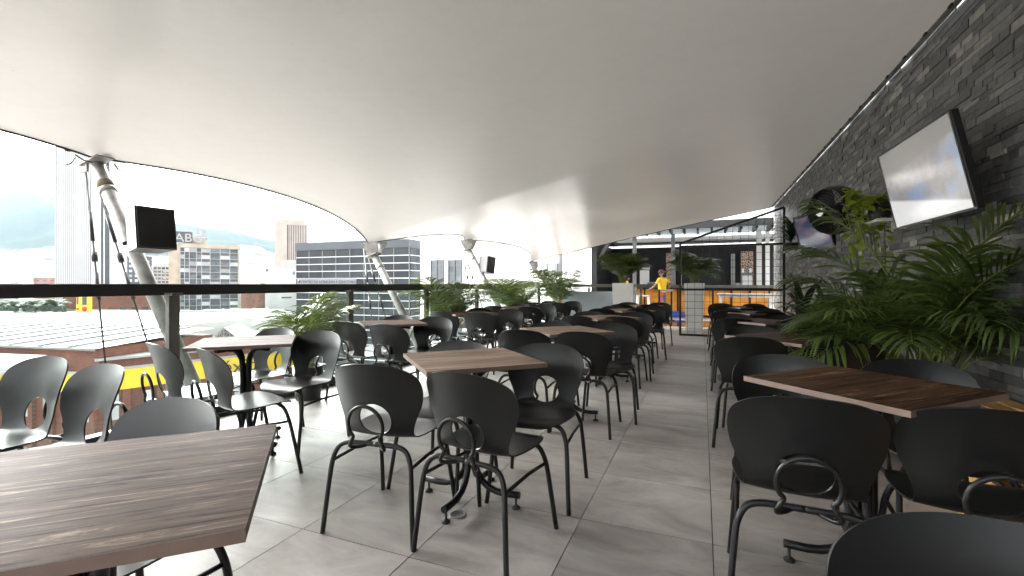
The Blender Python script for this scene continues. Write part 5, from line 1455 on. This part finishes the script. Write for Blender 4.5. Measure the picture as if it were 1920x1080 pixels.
for x0, r_ in ((-1.25, 0.3), (0.35, 0.62)):
    MB().lathe([(0.0, 0.0), (r_, 0.0), (r_, 0.08), (0.0, 0.08)], 18, (x0, -0.30, zb + 0.9), M=Matrix.Rotation(R(90), 3, 'X')).build('red_disc', MAT['red'], tm)
# a lower row of city behind, so no empty ground shows
combos = [(c, f) for f in ('a flat parapet', 'a rooftop tank', 'a pitched tile roof') for c in (('pale', 'far_white'), ('grey', 'grey'), ('brick', 'brick_pale'), ('cream', 'beige2'))]
for k, ((cn, mt_), ft) in enumerate(combos):
    px = -60 + k * 61 + rb.uniform(-10, 10); zc = rb.uniform(240, 330); w = rb.uniform(42, 62)
    B = Bld('city_block', 'low %s city block with %s in the distance beyond the brick row' % (cn, ft), px, zc, px + w, None, group='distant city blocks')
    top = rb.uniform(518, 535) if px < 90 or 440 < px < 520 else rb.uniform(530, 542)
    zt = B.z(px + w / 2, top)
    B.box('wall', MAT[mt_], 0, B.W, 0.2, 15, 0, zt)
    if 'parapet' in ft: B.box('parapet', MAT['grey'], -0.2, B.W + 0.2, 0, 0.7, zt + 0.01, zt + 0.7)
    elif 'tank' in ft: B.box('tank', MAT['steel'], B.W * 0.55, B.W * 0.7, 4, 7, zt, zt + 2.2)
    else:
        m_ = MB(); m_.face([(-0.4, -0.3, zt), (B.W + 0.4, -0.3, zt), (B.W + 0.4, 7, zt + 1.8), (-0.4, 7, zt + 1.8)]); m_.face([(-0.4, 15, zt), (-0.4, 7, zt + 1.8), (B.W + 0.4, 7, zt + 1.8), (B.W + 0.4, 15, zt)]); m_.build('roof', MAT['brick_pale'], B.root)
    for c in range(4):
        for r_ in range(2):
            zz = B.z(px + w / 2, top + 4 + 6 * r_); B.box('window', MAT['window'], B.W * (0.08 + 0.23 * c), B.W * (0.20 + 0.23 * c), 0.1, 0.198, zz - 1.2, zz)
# far palms and trees
for k, (px, zc, hh) in enumerate(((6, 118, 8), (28, 112, 7), (46, 116, 7.5), (66, 112, 7.2), (88, 118, 8.5), (104, 114, 7.6))):
    p = P(px, HOR, zc); gb = EYE - (593 - HOR) / FPX * zc
    t_ = empty('palm_tree', (p.x, p.y, GZ)); tag(t_, 'dark palm crown rising behind the flat white roof', 'tree', 'palm trees behind the white roof')
    th = gb - GZ + 2.2
    MB().tube([(0, 0, 0), (0.1, 0.1, th * 0.5), (0, 0, th)], [0.28, 0.22, 0.16], 8).build('trunk', MAT['bark'], t_)
    rr = random.Random(k)
    cr_ = empty('crown', (0, 0, th)); cr_.parent = t_
    for j in range(20):
        s = rr.uniform(2.4, 3.6); az = j * 2.4 + rr.uniform(-0.3, 0.3)
        link_mesh('frond', FR['far'][j % 4], cr_, (0, 0, 0), (0, 0, az), (s, s, s))
# hills
def hill(name, ridge, zc0, zc1, seed):
    pts = spline([(a, b, 0) for a, b in ridge], 14)
    m_ = MB(); nr = 14; idx_ = {}
    rr = random.Random(seed)
    from mathutils import noise
    for i, q in enumerate(pts):
        for k in range(nr + 1):
            t = k / nr; zc = zc0 + (zc1 - zc0) * t
            top = P(q.x, q.y, zc1); w = P(q.x, HOR, zc)
            hgt = (top.z - GZ) * t ** 0.85
            hgt *= 1 + (0.16 * noise.noise(Vector((w.x * 0.0035, w.y * 0.0035, seed))) if k < nr else 0)
            idx_[i, k] = len(m_.v); m_.v.append((w.x, w.y, GZ + max(0, hgt) + 10 * noise.noise(Vector((w.x * 0.02, w.y * 0.02, seed)))))
        idx_[i, nr + 1] = len(m_.v); w = P(q.x, HOR, zc1 + 900); m_.v.append((w.x, w.y, GZ))
    for i in range(len(pts) - 1):
        for k in range(nr + 1):
            m_.f.append((idx_[i, k], idx_[i + 1, k], idx_[i + 1, k + 1], idx_[i, k + 1])); m_.m.append(0); m_.sm.append(True)
    o = m_.build(name, MAT['hill']); struct(o)
hill('hills', [(-500, 350), (-250, 380), (-60, 374), (30, 369), (110, 372), (180, 392), (250, 412), (330, 418), (370, 424), (420, 431), (470, 442), (540, 458), (640, 475), (760, 492), (900, 505), (1100, 512)], 1400, 3000, 3)
hill('near_hills', [(-500, 470), (-200, 450), (-60, 478), (60, 486), (140, 482), (260, 478), (340, 488), (420, 470), (470, 462), (520, 478), (620, 500), (760, 512), (1000, 520)], 700, 1500, 9)

# ------------------------------------------------------------------ hazy air
m = bpy.data.materials.new('haze_air'); m.use_nodes = True; nt = m.node_tree; nt.nodes.clear()
out = nt.nodes.new('ShaderNodeOutputMaterial'); pv = nt.nodes.new('ShaderNodeVolumePrincipled')
pv.inputs['Color'].default_value = (0.70, 0.86, 0.98, 1); pv.inputs['Density'].default_value = 0.00007; pv.inputs['Anisotropy'].default_value = 0.0
nt.links.new(pv.outputs['Volume'], out.inputs['Volume'])
m_ = MB(); m_.box((-850, 1850, 300 + GZ - 1), (8800, 6800, 640 - 40))
hz = m_.build('haze', m); hz['kind'] = 'stuff'
